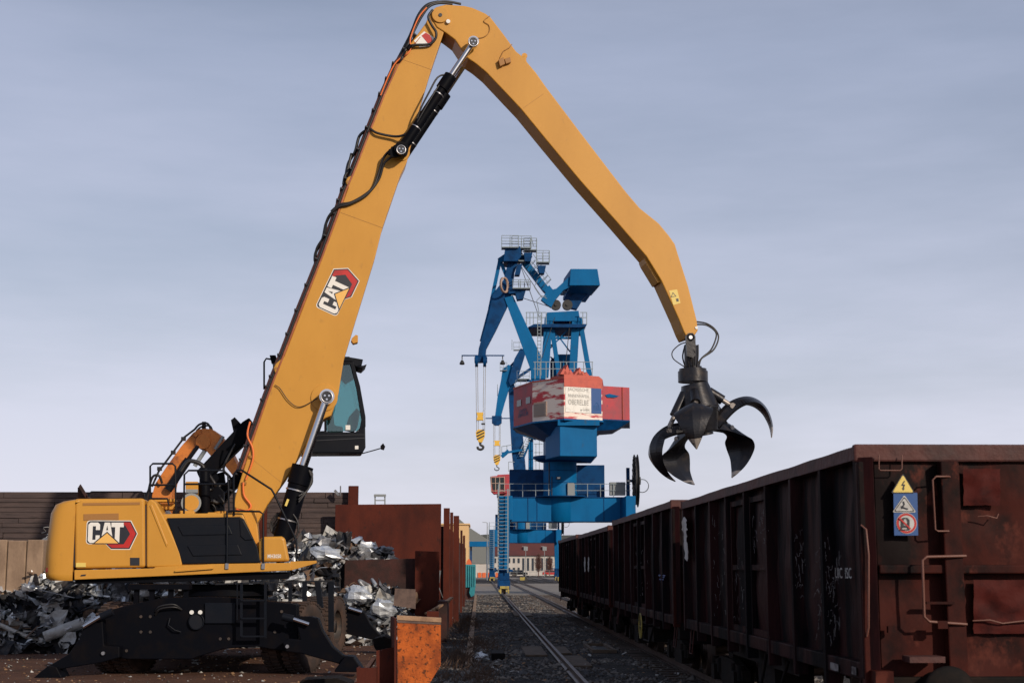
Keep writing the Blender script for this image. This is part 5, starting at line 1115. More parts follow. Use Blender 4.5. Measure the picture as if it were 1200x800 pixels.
# ================================================================== CRANES
RB = 0
def portal(root, Y0, lad=True):
    """portal, legs, tower up to the slewing ring; Y0 = depth of the crane's axis"""
    XA, XB = 1.86, 11.5
    mb = MB(); mb.b2((XA + .2, Y0 - 1.0, 5.55), (XB + .32, Y0 + 1.0, 7.45)); mb.b2((XA - .35, Y0 - 3.9, 5.6), (XA + .65, Y0 + 3.9, 7.40)); mb.b2((XB - .5, Y0 - 3.9, 5.6), (XB + .25, Y0 + 3.9, 7.40)); mb.build('portal_beam', 'crane_blue', root, bevel=.04)
    for x in (XA + .05, XB):
        for yy in (-3.5, 3.5):
            mb = MB(); mb.beam((x, Y0 + yy, 1.9), (x, Y0 + yy, 5.6), .62, .62, w2=.80, h2=.80); lg = mb.build('leg', 'crane_blue', root, bevel=.03)
            mb = MB(); mb.b2((x - .62, Y0 + yy - .5, 1.80), (x + .62, Y0 + yy + .5, 1.95)); mb.build('leg_platform', 'crane_blue_dark', lg)
            mb = MB(); mb.b2((x - .42, Y0 + yy - .9, .50), (x + .42, Y0 + yy + .9, 1.15)); mb.b2((x - .38, Y0 + yy - .35, 1.15), (x + .38, Y0 + yy + .35, 1.8)); mb.build('bogie', 'crane_blue_dark', lg, bevel=.03)
            mb = MB(); mb.b2((x - .34, Y0 + yy - 1.15, .55), (x + .34, Y0 + yy - .9, .74)); mb.b2((x - .34, Y0 + yy - 1.1, .20), (x - .24, Y0 + yy - .9, .55)); mb.b2((x + .24, Y0 + yy - 1.1, .20), (x + .34, Y0 + yy - .9, .55)); mb.build('rail_guard', 'yellow_safety', lg)
            mb = MB()
            for q in (-.5, .5): mb.cyl((x - .09, Y0 + yy + q, .40), (x + .09, Y0 + yy + q, .40), .25, n=20)
            mb.build('wheel', 'wheel_steel', lg)
    # ladder in front of the near left leg
    mb = MB(); yl = Y0 - 4.25
    for x in (XA - .42, XA + .30): mb.b2((x - .04, yl - .03, 1.7), (x + .04, yl + .03, 7.9))
    z = 1.95
    while z < 7.6: mb.b2((XA - .38, yl - .13, z), (XA + .26, yl + .10, z + .035)); z += .27
    mb.build('ladder', 'crane_rail', root)
    tx = 6.3
    mb = MB(); mb.lathe((tx, Y0, 0), (0, 0, 1), [(1.05, 5.52), (1.25, 5.6), (1.25, 7.2), (1.35, 7.46), (1.30, 7.9), (1.30, 10.2)], 48); mb.lathe((tx, Y0, 0), (0, 0, 1), [(0, 5.52), (1.05, 5.52)], 48); mb.build('tower', 'crane_blue', root)
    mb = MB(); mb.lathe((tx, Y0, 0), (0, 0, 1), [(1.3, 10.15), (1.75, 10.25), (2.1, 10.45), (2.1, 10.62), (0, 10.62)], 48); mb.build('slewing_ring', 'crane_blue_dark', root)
    mb = MB(); mb.cyl((tx, Y0, 7.46), (tx, Y0, 7.52), 2.2, n=40); mb.build('deck', 'crane_blue_dark', root)
    for a_, b_ in (((tx + 1.35, Y0 + .4, 7.5), (tx + 3.5, Y0 + 2, 10.0)), ((tx - 3.9, Y0 + 1.2, 7.5), (tx - 1.2, Y0 + 2.4, 9.7))): mb = MB(); mb.b2(a_, b_); mb.build('switch_room', 'crane_blue_dark', root, bevel=.02)

    # plate joints, stiffeners and conduits on the portal and tower
    for x in (XA + 1.9, XA + 4.6 - 2.0, XB - 1.9, XB - .6):
        mb = MB(); mb.b2((x - .03, Y0 - 1.02, 5.56), (x + .03, Y0 - 1.003, 7.44)); mb.build('plate_joint', 'crane_blue_dark', root)
    mb = MB(); mb.b2((XA + .7, Y0 - 1.06, 7.38), (XB + .31, Y0 - 1.003, 7.45)); mb.build('flange', 'crane_blue_dark', root)
    mb = MB(); mb.b2((XA + .7, Y0 - 1.06, 5.551), (XB + .31, Y0 - 1.003, 5.60)); mb.build('flange', 'crane_blue_dark', root)
    for z in (8.55, 9.5): mb = MB(); mb.ring((tx, Y0, z), (0, 0, 1), 1.30, .025, 40); mb.build('weld_ring', 'crane_blue_dark', root)
    mb = MB(); mb.tube([(tx - .9, Y0 - .98, 7.5), (tx - .9, Y0 - .98, 10.1)], .04); mb.tube([(tx - .7, Y0 - 1.14, 7.5), (tx - .7, Y0 - 1.14, 9.0)], .03); mb.build('conduit', 'hook_black', root)
    mb = MB(); mb.b2((tx + .5, Y0 - 1.45, 7.55), (tx + 1.0, Y0 - 1.2, 8.5)); mb.build('switch_box', 'electrics_grey', root)
    mb = MB(); yy = Y0 - 1.0
    x = XA + .5
    while x < XB + .2: mb.beam((x, yy, 7.45), (x, yy, 8.45), .05, .05); x += 1.0
    for z in (8.45, 7.95): mb.beam((XA - .3, yy, z), (XB + .2, yy, z), .04, .04)
    for x in (XA - .35,):
        for z in (8.45, 7.95): mb.beam((x, Y0 - 3.9, z), (x, Y0 + 3.9, z), .04, .04)
        for q in range(8): mb.beam((x, Y0 - 3.9 + q * 1.1, 7.4), (x, Y0 - 3.9 + q * 1.1, 8.45), .04, .04)
    mb.build('guard_rail', 'crane_rail', root)
    mb = MB(); mb.b2((XB - 1.4, Y0 - .9, 7.6), (XB - .2, Y0 - .2, 8.6)); mb.build('control_box', 'electrics_grey', root, bevel=.02)
    mb = MB(); mb.b2((XB - .12, Y0 - 1.0, 7.46), (XB + .13, Y0 - .7, 9.7)); mb.beam((XB + .0, Y0 - .85, 8.7), (XB + .62, Y0 - .85, 8.7), .2, .2); mb.build('reel_post', 'crane_blue_dark', root)
    for (x_, y_, z_) in ((tx - .2, Y0 - 1.40, 8.9), (XB + .02, Y0 - 1.15, 8.7)):
        mb = MB(); mb.b2((x_ - .16, y_ - .12, z_ - .12), (x_ + .16, y_ + .08, z_ + .08)); fl_ = mb.build('flood_light', 'hook_black', root); mb = MB(); mb.b2((x_ - .11, y_ - .14, z_ - .08), (x_ + .11, y_ - .121, z_ + .03)); mb.build('lens', 'white_light', fl_)
    # cable reel
    c = Vector((XB + .62, Y0 - .9, 8.7)); n_ = Vector((1, -.03, 0)).normalized()
    mb = MB(); mb.lathe(c, n_, [(.3, -.14), (2.0, -.14), (2.03, -.14), (2.03, -.10), (.3, -.10)], 48, 0, False); mb.lathe(c, n_, [(.3, .14), (2.03, .14), (2.03, .10), (.3, .10)], 48, 0, False); mb.lathe(c, n_, [(1.85, -.1), (1.85, .1)], 48); mb.cyl(c - n_ * .3, c + n_ * .35, .3)
    for k in range(24):
        a = k * math.pi / 12; d = Vector((0, math.cos(a), math.sin(a))); d = (d - n_ * d.dot(n_)).normalized(); mb.beam(c - n_ * .16 + d * .3, c - n_ * .16 + d * 1.98, .05, .03)
    mb.build('cable_reel', 'hook_black', root); mb = MB(); mb.ring(c + Vector((.45, -.2, -.4)), (.3, 1, 0), .5, .03); mb.build('cable_guide', 'hook_black', root)
def cage(mb, x0, z0, Y, w=1.3, h_=1.0, d=.9, m=0):
    """small grated platform with rails"""
    mb.b2((x0, Y, z0), (x0 + w, Y + d, z0 + .08))
    for z in (.5, h_):
        for yy in (Y, Y + d): mb.beam((x0, yy, z0 + z), (x0 + w, yy, z0 + z), .04, .04)
        for xx in (x0, x0 + w): mb.beam((xx, Y, z0 + z), (xx, Y + d, z0 + z), .04, .04)
    for xx in (x0, x0 + w / 2, x0 + w):
        for yy in (Y, Y + d): mb.beam((xx, yy, z0), (xx, yy, z0 + h_), .04, .04)

CY = 113.0
c1 = empty('harbour_crane', (6.15, CY, 0), 0, 'nearer blue harbour crane with red machine house straddling the tracks', 'crane', 'blue harbour cranes standing over the tracks')
portal(c1, CY)
K = lambda px, py, d=0: at(px, py, CY + d)
def kp(name, pts, d, th, m='crane_blue', par=c1, bevel=0):
    mb = MB(); mb.prism([K(a, b, d) for a, b in pts], (0, th, 0)); return mb.build(name, m, par, bevel=bevel)
# pedestal under the house
x0, x1 = K(656, 500, -5.6).x, K(700, 500, -5.6).x
mb = MB(); z0, z1 = K(0, 533, -5.6).z, K(0, 497, -5.6).z
xl = K(638, 520, 0).x
mb.prism([(x0, CY - 5.6, z0), (x1, CY - 5.2, z0), (x1 + .1, CY + 2, z0), (xl, CY + 2, z0), (xl, CY - 2.2, z0)], (0, 0, z1 - z0)); mb.build('pedestal', 'crane_blue', c1, bevel=.04)
mb = MB(); mb.b2((x0 - .15, CY - 5.75, z1), (x1 + .15, CY + 2, K(0, 489.5, -6).z)); mb.build('pedestal_collar', 'crane_blue', c1)
# machine house plan
zb1 = K(0, 489, -6).z; zt1 = K(0, 441, -6).z
def gp_(px, d): return (K(px, 489, d).x, CY + d)
plan = [gp_(602, .7), gp_(624, -3.4), gp_(661, -6.0), gp_(706, -4.6), gp_(708, 3.5), gp_(640, 6), gp_(606, 4.5)]
mats_ = ['crane_red', 'crane_red_faded', 'crane_red', 'crane_red', 'crane_red', 'crane_red', 'crane_red']
mb = MB(); n = len(plan)
for i in range(n):
    a, b = plan[i], plan[(i + 1) % n]; mb.face([(a[0], a[1], zb1), (b[0], b[1], zb1), (b[0], b[1], zt1), (a[0], a[1], zt1)], 1 if i in (1, 2) else 0)
mb.face([(a[0], a[1], zt1) for a in plan], 2); mb.face([(a[0], a[1], zb1) for a in plan][::-1], 0)
house = mb.build('machine_house', ['crane_red', 'crane_red_faded', 'crane_orange'], c1)
cen = Vector((sum(p[0] for p in plan) / n, sum(p[1] for p in plan) / n, 0))
def grow(p, k): v = Vector((p[0], p[1], 0)) - cen; v *= (v.length + k) / v.length; return cen + v
mb = MB(); mb.prism([Vector((*grow(p, .06).xy, zt1 - .02)) for p in plan], (0, 0, .10)); mb.build('roof_edge', 'crane_orange', house)
mb = MB(); mb.prism([Vector((*grow(p, .10).xy, zb1 - .10)) for p in plan], (0, 0, .12)); mb.build('floor_edge', 'crane_blue', house)
mb = MB(); cn2 = Vector(((x0 + x1) / 2 - .4, CY - 3, 0)); lo = [Vector((*(cn2 + (Vector((*p, 0)) - cn2) * .45).xy, zb1 - 1.25)) for p in plan]; hi = [Vector((*p, zb1 - .1)) for p in plan]
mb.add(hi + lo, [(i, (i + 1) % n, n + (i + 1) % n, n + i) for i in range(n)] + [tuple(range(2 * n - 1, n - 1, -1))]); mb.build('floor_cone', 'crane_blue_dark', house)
# upper orange band above the sign wall
a, b = Vector((*plan[2], 0)), Vector((*plan[3], 0)); fd = (b - a).normalized(); fn = Vector((fd.y, -fd.x, 0))
mb = MB(); mb.prism([a + fn * .05 + Vector((0, 0, zt1 - .62)), b + fn * .05 + Vector((0, 0, zt1 - .62)), b + fn * .05 + Vector((0, 0, zt1 + .10)), b + fn * .05 - fd * .3 + Vector((0, 0, zt1 + .30)), a + fn * .05 + Vector((0, 0, zt1 + .30))], -fn * 2.0); mb.build('roof_upstand', 'crane_orange', house)
mb = MB()
for q, hh in ((0, .5), (.28, .75), (.55, .4), (1.15, .35), (1.35, .6), (1.6, .35), (1.9, .3)): p = a + fd * q + Vector((0, 0, zt1 + .28)); mb.prism([p - fd * .3, p + fd * .32, p + fd * .03 + Vector((0, 0, hh))], -fn * .6)
mb.build('torn_roof_sheets', 'crane_orange', house)
def onface(i, s, z, out=.03):
    A = Vector((*plan[i], 0)); B = Vector((*plan[i + 1], 0)); d = (B - A); nn = Vector((d.y, -d.x, 0)).normalized(); p = A + d * s + nn * out; p.z = z; return p
def panel(i, s0, s1, py0, py1, m_, name, out=.04, par=house):
    A0 = plan[i]; zt_ = zb1 + (zt1 - zb1) * py1; zb_ = zb1 + (zt1 - zb1) * py0
    q = MB(); q.prism([onface(i, s0, zb_, out), onface(i, s1, zb_, out), onface(i, s1, zt_, out), onface(i, s0, zt_, out)], onface(i, s0, zb_, 0) - onface(i, s0, zb_, out)); return q.build(name, m_, par)
sgn = panel(2, .03, .70, .17, .84, 'sign_white', 'company_sign')
panel(2, .70, .97, .17, .84, 'sign_blue', 'sign_emblem_field')
dX = (Vector((*plan[3], 0)) - Vector((*plan[2], 0))).normalized()
mb = MB()
for s_, zf, hh, ww in (('SÄCHSISCHE', .745, .30, 1.75), ('BINNENHÄFEN', .59, .28, 1.75), ('OBERELBE', .42, .40, 1.75), ('GmbH', .25, .20, .55)):
    text_mesh(mb, s_, onface(2, .365 if s_ != 'GmbH' else .56, zb1 + (zt1 - zb1) * zf, .05), dX, (0, 0, 1), hh, width=ww)
mb.box(onface(2, .43, zb1 + (zt1 - zb1) * .235, .05), (.12, .02, .10)); mb.build('sign_lettering', 'sign_text', house)
mb = MB(); pz = onface(2, .84, zb1 + (zt1 - zb1) * .33, .05)
for k in range(4): mb.beam(pz + dX * (-.28) + Vector((0, 0, -.2 + .09 * k)), pz + dX * .28 + Vector((0, 0, -.2 + .09 * k)), .03, .01)
mb.beam(pz + dX * -.2 + Vector((0, 0, .1)), pz + Vector((0, 0, .35)), .03, .01); mb.beam(pz + dX * .2 + Vector((0, 0, .1)), pz + Vector((0, 0, .35)), .03, .01); mb.build('sign_emblem', 'crane_blue', house)
lv = panel(1, .05, .46, .12, .48, 'louvre', 'louvre', .05)
mb = MB()
for k in range(9):
    zf = .15 + .035 * k; mb.beam(onface(1, .07, zb1 + (zt1 - zb1) * zf, .07), onface(1, .44, zb1 + (zt1 - zb1) * zf, .07), .03, .04)
mb.build('slats', 'sign_text', lv)
for s_ in (.2, .68): panel(0, s_, s_ + .22, .50, .66, 'dark_glass', 'window', .04)
mb = MB(); d0 = (Vector((*plan[1], 0)) - Vector((*plan[0], 0))).normalized()
for zf, ww in ((.36, 1.6), (.26, 2.4)): text_mesh(mb, 'HAFEN' if ww < 2 else 'OBERELBE', onface(0, .52, zb1 + (zt1 - zb1) * zf, .03), d0, (0, 0, 1), .28, width=ww)
mb.build('faded_lettering', 'crane_blue_dark', house)
# annex at right
pa = [gp_(706, -3.6), gp_(738, -2.6), gp_(738, 3), gp_(706, 3)]; za, zc = K(0, 489, -3.6).z, K(0, 450, -3.6).z
mb = MB(); mb.prism([(p[0], p[1], za) for p in pa], (0, 0, zc - za)); an = mb.build('side_cabin', 'crane_red', c1)
mb = MB(); mb.prism([(p[0], p[1] - .03, za - .1) for p in pa], (0, 0, .1)); mb.prism([(pa[0][0], pa[0][1], za - .1), (pa[1][0], pa[1][1], za - .1), (pa[1][0] - 1.0, pa[1][1], za - .7), (pa[0][0] - 1, pa[0][1], za - .95)], (0, 4, 0)); mb.build('floor_edge', 'crane_blue_dark', an)
mb = MB(); mb.beam((K(730, 470, -3).x, CY - 2.93, za), (K(730, 470, -3).x, CY - 2.93, zc), .05, .08); mb.build('door_seam', 'crane_orange', an)
mb = MB(); mb.add([K(709, 462.5, -3.56), K(714, 461, -3.5), K(722, 463, -3.3), K(726, 464, -3.15), K(720, 465.5, -3.3), K(712, 465.5, -3.5)], [(0, 1, 2, 3, 4, 5)]); mb.build('blue_mark', 'crane_blue', an)
# A-frame
mb = MB()
for a, b, w in (((638, 442), (643, 372), .62), ((655, 440), (645, 372), .34), ((671, 440), (675, 372), .60), ((691, 440), (679, 372), .36)):
    for d in (-1.2, 2.2): mb.beam(K(*a, d), K(*b, d), w, w * .8)
for py in (396, 385): mb.beam(K(643, py, -1.0), K(673, py, -1.0), .16, .16); 
mb.beam(K(641, 412, -1), K(656, 396, -1), .1, .1); mb.beam(K(668, 412, -1), K(656, 396, -1), .1, .1); mb.beam(K(643, 385, -1), K(656, 396, -1), .1, .1); mb.beam(K(673, 378, -1), K(656, 396, -1), .1, .1)
mb.prism([K(a, b, -1.5) for a, b in ((641, 366), (678, 364), (680, 376), (640, 376))], (0, 4.2, 0)); mb.prism([K(a, b, .5) for a, b in ((650, 415), (668, 415), (668, 440), (648, 440))], (0, 2, 0)); mb.build('a_frame', 'crane_blue', c1)
mb = MB(); mb.prism([K(a, b, -2.0) for a, b in ((619, 383), (626, 379.5), (688, 379.5), (686, 382.5), (680, 383.5))], (0, 4.6, 0)); pf = mb.build('upper_platform', 'crane_blue_dark', c1)
mb = MB()
for px in (617, 621, 625, 630, 635, 640, 683, 687.5): mb.beam(K(px, 380, -2), K(px, 366 - .0, -2), .06, .06)
for py in (366, 372): mb.beam(K(616, py, -2), K(640, py, -2), .05, .05); mb.beam(K(680, py, -2), K(688, py, -2), .05, .05)
for px in (630, 634): mb.beam(K(px, 440, -2), K(px, 366, -2), .05, .05)
for k in range(16): mb.beam(K(630, 370 + 4.2 * k, -2), K(634, 370 + 4.2 * k, -2), .05, .05)
for px in (627, 633, 640, 648, 657, 664, 673, 684, 694): mb.beam(K(px, 444, -4), K(px, 424, -4), .06, .06)
for py in (424, 432): mb.beam(K(625, py, -4), K(695, py, -4), .05, .05)
mb.build('guard_rail', 'crane_rail', pf)
# counterweight box and rocker
mb = MB(); z0 = K(0, 332, -2).z; z1 = K(0, 312.5, -2).z; xa, xb = K(667, 320, -2).x, K(700, 320, -2).x
mb.add([(xa, CY - 2.2, z0), (xb + .2, CY - 2.2, z0), (xb, CY - 2.2, z1), (xa + .1, CY - 2.2, z1), (xa - .5, CY + 1.6, z0 - .1), (xb - .2, CY + 1.6, z0 - .1), (xb - .2, CY + 1.6, z1), (xa - .2, CY + 1.6, z1), ],
       [(0, 1, 2, 3), (7, 6, 5, 4), (0, 4, 5, 1), (1, 5, 6, 2), (2, 6, 7, 3), (3, 7, 4, 0)]); mb.prism([(xa + .1, CY - 2.1, z0), (xb, CY - 2.1, z0), (xb - .7, CY + 1.4, z0 - .7), (xa - .3, CY + 1.4, z0 - .55)], (0, 0, .3)); mb.build('counterweight', 'crane_blue', c1, bevel=.03)
kp('rocker_arm', [(634, 351), (641, 341), (652, 338), (662, 329), (667, 324), (672, 334), (660, 340), (650, 352), (646, 360), (640, 356)], -2.0, .5, 'crane_blue', c1)
kp('rocker_arm', [(664, 352), (672, 345), (680, 338), (688, 338), (690, 343), (682, 352), (676, 362), (668, 360)], -.5, .8, 'crane_blue_dark', c1)
for px, py in ((651.5, 357), (665, 357)):
    mb = MB(); c = K(px, py, -1); mb.cyl(c, c + Vector((0, .4, 0)), .40, n=24); mb.cyl(c - Vector((0, .1, 0)), c + Vector((0, .5, 0)), .12); mb.build('sheave', 'hook_black', c1)
mb = MB(); mb.beam(K(658, 342, -.5), K(678, 342, -.5), .1, .1); mb.beam(K(656, 345, .5), K(670, 341, .5), .08, .08); mb.build('cross_tie', 'crane_rail', c1)
# boom and jib
for a_, b_ in (((636, 350), (600, 296)), ((632, 372), (606, 300)), ((650, 372), (630, 436)), ((668, 376), (662, 436)), ((646, 360), (597, 344))):
    for d_ in (-1.9, -1.3): mb = MB(); mb.cyl(K(*a_, d_), K(*b_, d_), .028, n=6); mb.build('stay_rope', 'hook_black', c1)
mb = MB()
for a_, b_ in (((628, 442), (628, 418)), ((634, 442), (634, 418)), ((645, 425), (672, 425)), ((645, 405), (672, 385)), ((645, 418), (672, 440)), ((672, 418), (645, 440))): mb.beam(K(*a_, 1.5), K(*b_, 1.5), .10, .10)
mb.b2(K(646, 441, .8), K(670, 424, 2.6)); mb.build('frame_bracing', 'crane_blue_dark', c1)
mb = MB(); mb.add([K(*p, -2.0) for p in ((591, 349), (601, 346), (641, 432), (638, 452), (622, 452), (622, 434))] + [K(*p, -.6) for p in ((591, 349), (601, 346), (641, 432), (638, 452), (622, 452), (622, 434))],
       [tuple(range(6)), tuple(range(11, 5, -1))] + [(i, 6 + i, 6 + (i + 1) % 6, (i + 1) % 6) for i in range(6)]); mb.build('boom', 'crane_blue', c1, bevel=.03)
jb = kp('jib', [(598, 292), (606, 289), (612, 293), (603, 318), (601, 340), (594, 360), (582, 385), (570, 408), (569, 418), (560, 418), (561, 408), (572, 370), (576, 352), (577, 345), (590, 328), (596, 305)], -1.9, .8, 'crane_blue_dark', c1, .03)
mb = MB(); mb.beam(K(586, 304, -1.5), K(574, 362, -1.5), .28, .28); mb.beam(K(574, 362, -1.5), K(564, 400, -1.5), .25, .25); mb.beam(K(586, 305, -1.5), K(594, 325, -1.5), .25, .25); mb.beam(K(585, 306, -1.5), K(600, 296, -1.5), .5, .4); mb.build('jib_strut', 'crane_blue', jb)
mb = MB(); mb.prism([K(a, b, -2.6) for a, b in ((592, 289), (610, 288.5), (611, 300), (606, 306), (590, 306))], (0, 2.4, 0)); hd_ = mb.build('jib_head', 'crane_blue_dark', c1, bevel=.02)
mb = MB(); mb.beam(K(606, 296, -1.2), K(640, 340, -1.2), .62, .5); mb.beam(K(640, 338, -1.2), K(648, 348, -1.2), .8, .6); mb.build('tie_beam', 'crane_blue', c1)
mb = MB(); c = K(591, 334, -2.6); mb.lathe(c, (1, -.55, 0), [(.5, -.06), (.62, -.1), (.62, .1), (.5, .06), (.5, -.06)], 30); mb.build('sheave', 'louvre', c1)
mb = MB()
for px, py, w, d in ((588, 290, 1.3, -2.9), (600, 290.5, 1.5, -2.6), (614, 293, 1.0, -2.4), (608, 306, .9, -2.2), (629, 307.5, 1.0, -2), (601, 338, 1.2, -2.6), (608, 338, .9, -2.2)):
    p = K(px, py, d); cage(mb, p.x, p.z, CY + d, w, .95 if py < 330 else .7)
mb.beam(K(625, 288, -2), K(622, 276, -2), .05, .05)
for k in range(7):
    p = K(619 + 3.6 * k, 305 + 4.5 * k, -1.6); mb.ring(p, (1, 0, -1), .45, .025, 12)
for pts in (((618, 300), (642, 331)), ((625, 298), (646, 328))): mb.beam(K(*pts[0], -1.6), K(*pts[1], -1.6), .04, .04)
mb.tube([K(641, 350, -2), K(632, 345, -2), K(626, 336, -2), K(630, 328, -2)], .03); mb.tube([K(632, 368, -2), K(629, 352, -2), K(634, 347, -2), K(640, 347, -2)], .03)
mb.build('walkway_cage', 'crane_rail', c1)
mb = MB()
for a in (((614, 296), (624, 296), (622, 306), (615, 306)), ((630, 311), (640, 311), (638, 320), (632, 320)), ((606, 310), (612, 309), (609, 322), (603, 322)), ((603, 340), (616, 340), (613, 350), (606, 351)), ((596, 337), (612, 337), (611, 343), (596, 344))): mb.prism([K(x_, y_, -2.3) for x_, y_ in a], (0, .8, 0))
mb.build('access_platform', 'crane_blue_dark', c1)
# jib tip: sheaves, spreader bar with lamps
for px in (558.5, 568): mb = MB(); c = K(px, 423, -2.3); mb.cyl(c + Vector((-.12, 0, 0)), c + Vector((.12, 0, 0)), .45, n=24); mb.build('sheave', 'crane_blue_dark', c1)
mb = MB(); mb.prism([K(a, b, -2.4) for a, b in ((556, 418), (571, 418), (571, 424), (556, 424))], (0, .7, 0)); mb.build('sheave_block', 'crane_blue_dark', c1)
sbm = MB(); sbm.beam(K(541, 416.5, -2.3), K(591, 416.5, -2.3), .09, .09); spo = sbm.build('spreader_bar', 'crane_blue_dark', c1)
for px in (541.5, 589):
    mb = MB(); c = K(px, 421, -2.3); mb.beam(K(px, 416.5, -2.3), c, .08, .08); mb.cyl(c - Vector((.0, 0, .05)), c - Vector((0, 0, .3)), .07, .20, n=16); mb.lathe(c - Vector((0, 0, .3)), (0, 0, 1), [(.20, 0), (.18, -.10), (.0, -.13)], 16); mb.build('hanging_lamp', 'hook_black', spo)
mb = MB()
for px in (557.6, 559.6, 567, 569): mb.cyl(K(px, 425, -2.3), K(px * .5 + 563 * .5, 507 if px < 563 else 500, -2.3) if False else K(px - (1 if px > 563 else -1), 505, -2.3), .022, n=6)
mb.build('hoist_rope', 'rope', c1)
def hook(par, px, py, d, s, f=K, py2=None):
    P_ = lambda a, b: f(px + a * s, py + b * s, d)
    t = Vector((0, .4 * s, 0))
    b1 = MB(); b1.prism([P_(-5.5, 0), P_(-3, -3), P_(3, -3), P_(5.5, 0), P_(5, 5), P_(2, 12), P_(-2, 12), P_(-5, 5)], t, 0)
    for q in (-1, 2.6, 6.2): b1.prism([p_ - Vector((0, .02, 0)) for p_ in (P_(-4.6, q + 1.6), P_(4.4, q - 2.6), P_(4.4, q - 1.0), P_(-4.0, q + 3.2))], -Vector((0, .01, 0)), 1)
    hb_ = b1.build('hook_block', ['hook_yellow', 'hook_black'], par)
    h2 = MB(); h2.tube([P_(0, 12), P_(0, 15), P_(3.2, 17), P_(2.6, 19.5), P_(0, 20.5), P_(-2.8, 19.5), P_(-3.4, 17)], .09 * s, 8, smooth_path=True); h2.build('hook', 'hook_black', hb_)
    return hb_
hook(c1, 563, 506, -2.4, 1.0)
mb = MB(); mb.prism([K(a, b, -2.5) for a, b in ((558.5, 483), (566.5, 483), (565.5, 487.5), (566.5, 492), (558.5, 492), (559.5, 487.5))], (0, .4, 0)); mb.build('rope_guide', 'hook_yellow', c1)
mb = MB(); mb.b2(K(564, 495.5, -2.4), K(568.5, 497.5, -2.1)); mb.build('limit_weight', 'hook_black', c1)

# ---- second crane, farther
DY = 212.0
c2 = empty('harbour_crane', (6.15, DY, 0), 0, 'farther blue harbour crane seen behind and left of the nearer one', 'crane', 'blue harbour cranes standing over the tracks')
portal(c2, DY)
J = lambda px, py, d=0: at(px, py, DY + d)
def jp(name, pts, d, th, m='crane_blue', par=c2, bevel=0):
    mb = MB(); mb.prism([J(a, b, d) for a, b in pts], (0, th, 0)); return mb.build(name, m, par, bevel=bevel)
hs2 = jp('machine_house', [(583, 556), (640, 553), (640, 583), (583, 580)], -4, 8, 'crane_red')
cb2 = jp('cab', [(574.5, 558), (594, 556), (594, 577), (579, 578.5), (575.5, 575)], -5.5, 2.4, 'crane_red')
mb = MB(); mb.prism([J(a, b, -5.55) for a, b in ((576, 560), (590.5, 559), (590.5, 573), (577.5, 574))], (0, .04, 0)); mb.build('window', 'dark_glass', cb2)
mb = MB()
for px in (575.5, 580.5, 585.5, 591): mb.beam(J(px, 558, -5.65), J(px + .3, 576, -5.65), .10, .08)
for py in (559, 566, 575): mb.beam(J(575, py, -5.65), J(591, py, -5.65), .10, .08)
mb.build('window_cage', 'louvre', cb2)
jp('pedestal', [(625, 583), (650, 583), (650, 600), (625, 600)], -2, 4, 'crane_blue')
jp('boom', [(596, 452), (602, 448), (606, 462), (612, 500), (617, 560), (604, 568), (600, 530), (597, 480)], -1.5, 1.6, 'crane_blue_dark', c2)
mb = MB(); mb.prism([J(a, b, -1.7) for a, b in ((603, 551), (609.5, 551), (609.5, 561), (603, 561))], (0, .1, 0)); mb.build('notice_board', 'scrap_white', c2)
j2 = jp('jib', [(589, 432), (596, 427), (602, 430), (600, 445), (592, 470), (587, 488), (580, 488), (583, 465), (587, 446)], -2.5, 1.6, 'crane_blue')
mb = MB(); mb.prism([J(a, b, -3) for a, b in ((603, 420), (610, 408), (617, 410), (606, 446), (598, 452), (596, 446))], (0, 1.4, 0)); mb.beam(J(603, 424, -2), J(590, 438, -2), .3, .3); mb.beam(J(598, 448, -2), J(622, 432, -2), .4, .4); mb.beam(J(606, 446, -2), J(625, 446, -2), .3, .3); mb.build('jib_lever', 'crane_blue_dark', j2)
mb = MB()
for px, py, w in ((602, 410, 1.6), (586, 434, 1.0), (606, 444, 1.8), (604, 455, 1.6)): p = J(px, py, -3); cage(mb, p.x, p.z, DY - 3, w, 1.2)
mb.beam(J(600, 398, -2), J(600, 410, -2), .08, .08); mb.beam(J(583, 450, -2), J(583, 464, -2), .08, .08)
mb.build('walkway_cage', 'crane_rail', c2)
mb = MB(); mb.prism([J(a, b, -3) for a, b in ((576.5, 487), (588, 487), (588, 495), (584.5, 498), (580, 498), (576.5, 495))], (0, .9, 0)); mb.beam(J(569, 490, -2.8), J(603, 490, -2.8), .14, .14); mb.build('sheave_block', 'crane_blue_dark', c2)
mb = MB()
for px in (578.5, 580, 585, 586.2): mb.cyl(J(px, 497, -2.8), J(px, 535, -2.8), .035, n=6)
mb.build('hoist_rope', 'rope', c2); hook(c2, 582.3, 535, -2.8, .78, J)
mb = MB(); mb.prism([J(a, b, -2.9) for a, b in ((579, 516), (586, 516), (585, 519), (586, 522), (579, 522), (580, 519))], (0, .4, 0)); mb.build('rope_guide', 'hook_yellow', c2)
mb = MB(); mb.prism([J(a, b, -1) for a, b in ((606, 500), (628, 508), (628, 515), (606, 508))], (0, 1, 0)); mb.beam(J(622, 505, 0), J(622, 555, 0), .7, .7); mb.beam(J(610, 545, 0), J(624, 510, 0), .3, .3); mb.beam(J(588, 531, -2), J(612, 527, -2), .3, .3); mb.beam(J(588, 535, -2), J(596, 528, -2), .8, .5); mb.build('a_frame', 'crane_blue', c2)
mb = MB(); 
for k in range(9): mb.beam(J(609 + k * 1.3, 534 - 2.8 * k, -2), J(613 + k * 1.3, 534 - 2.8 * k, -2), .15, .15)
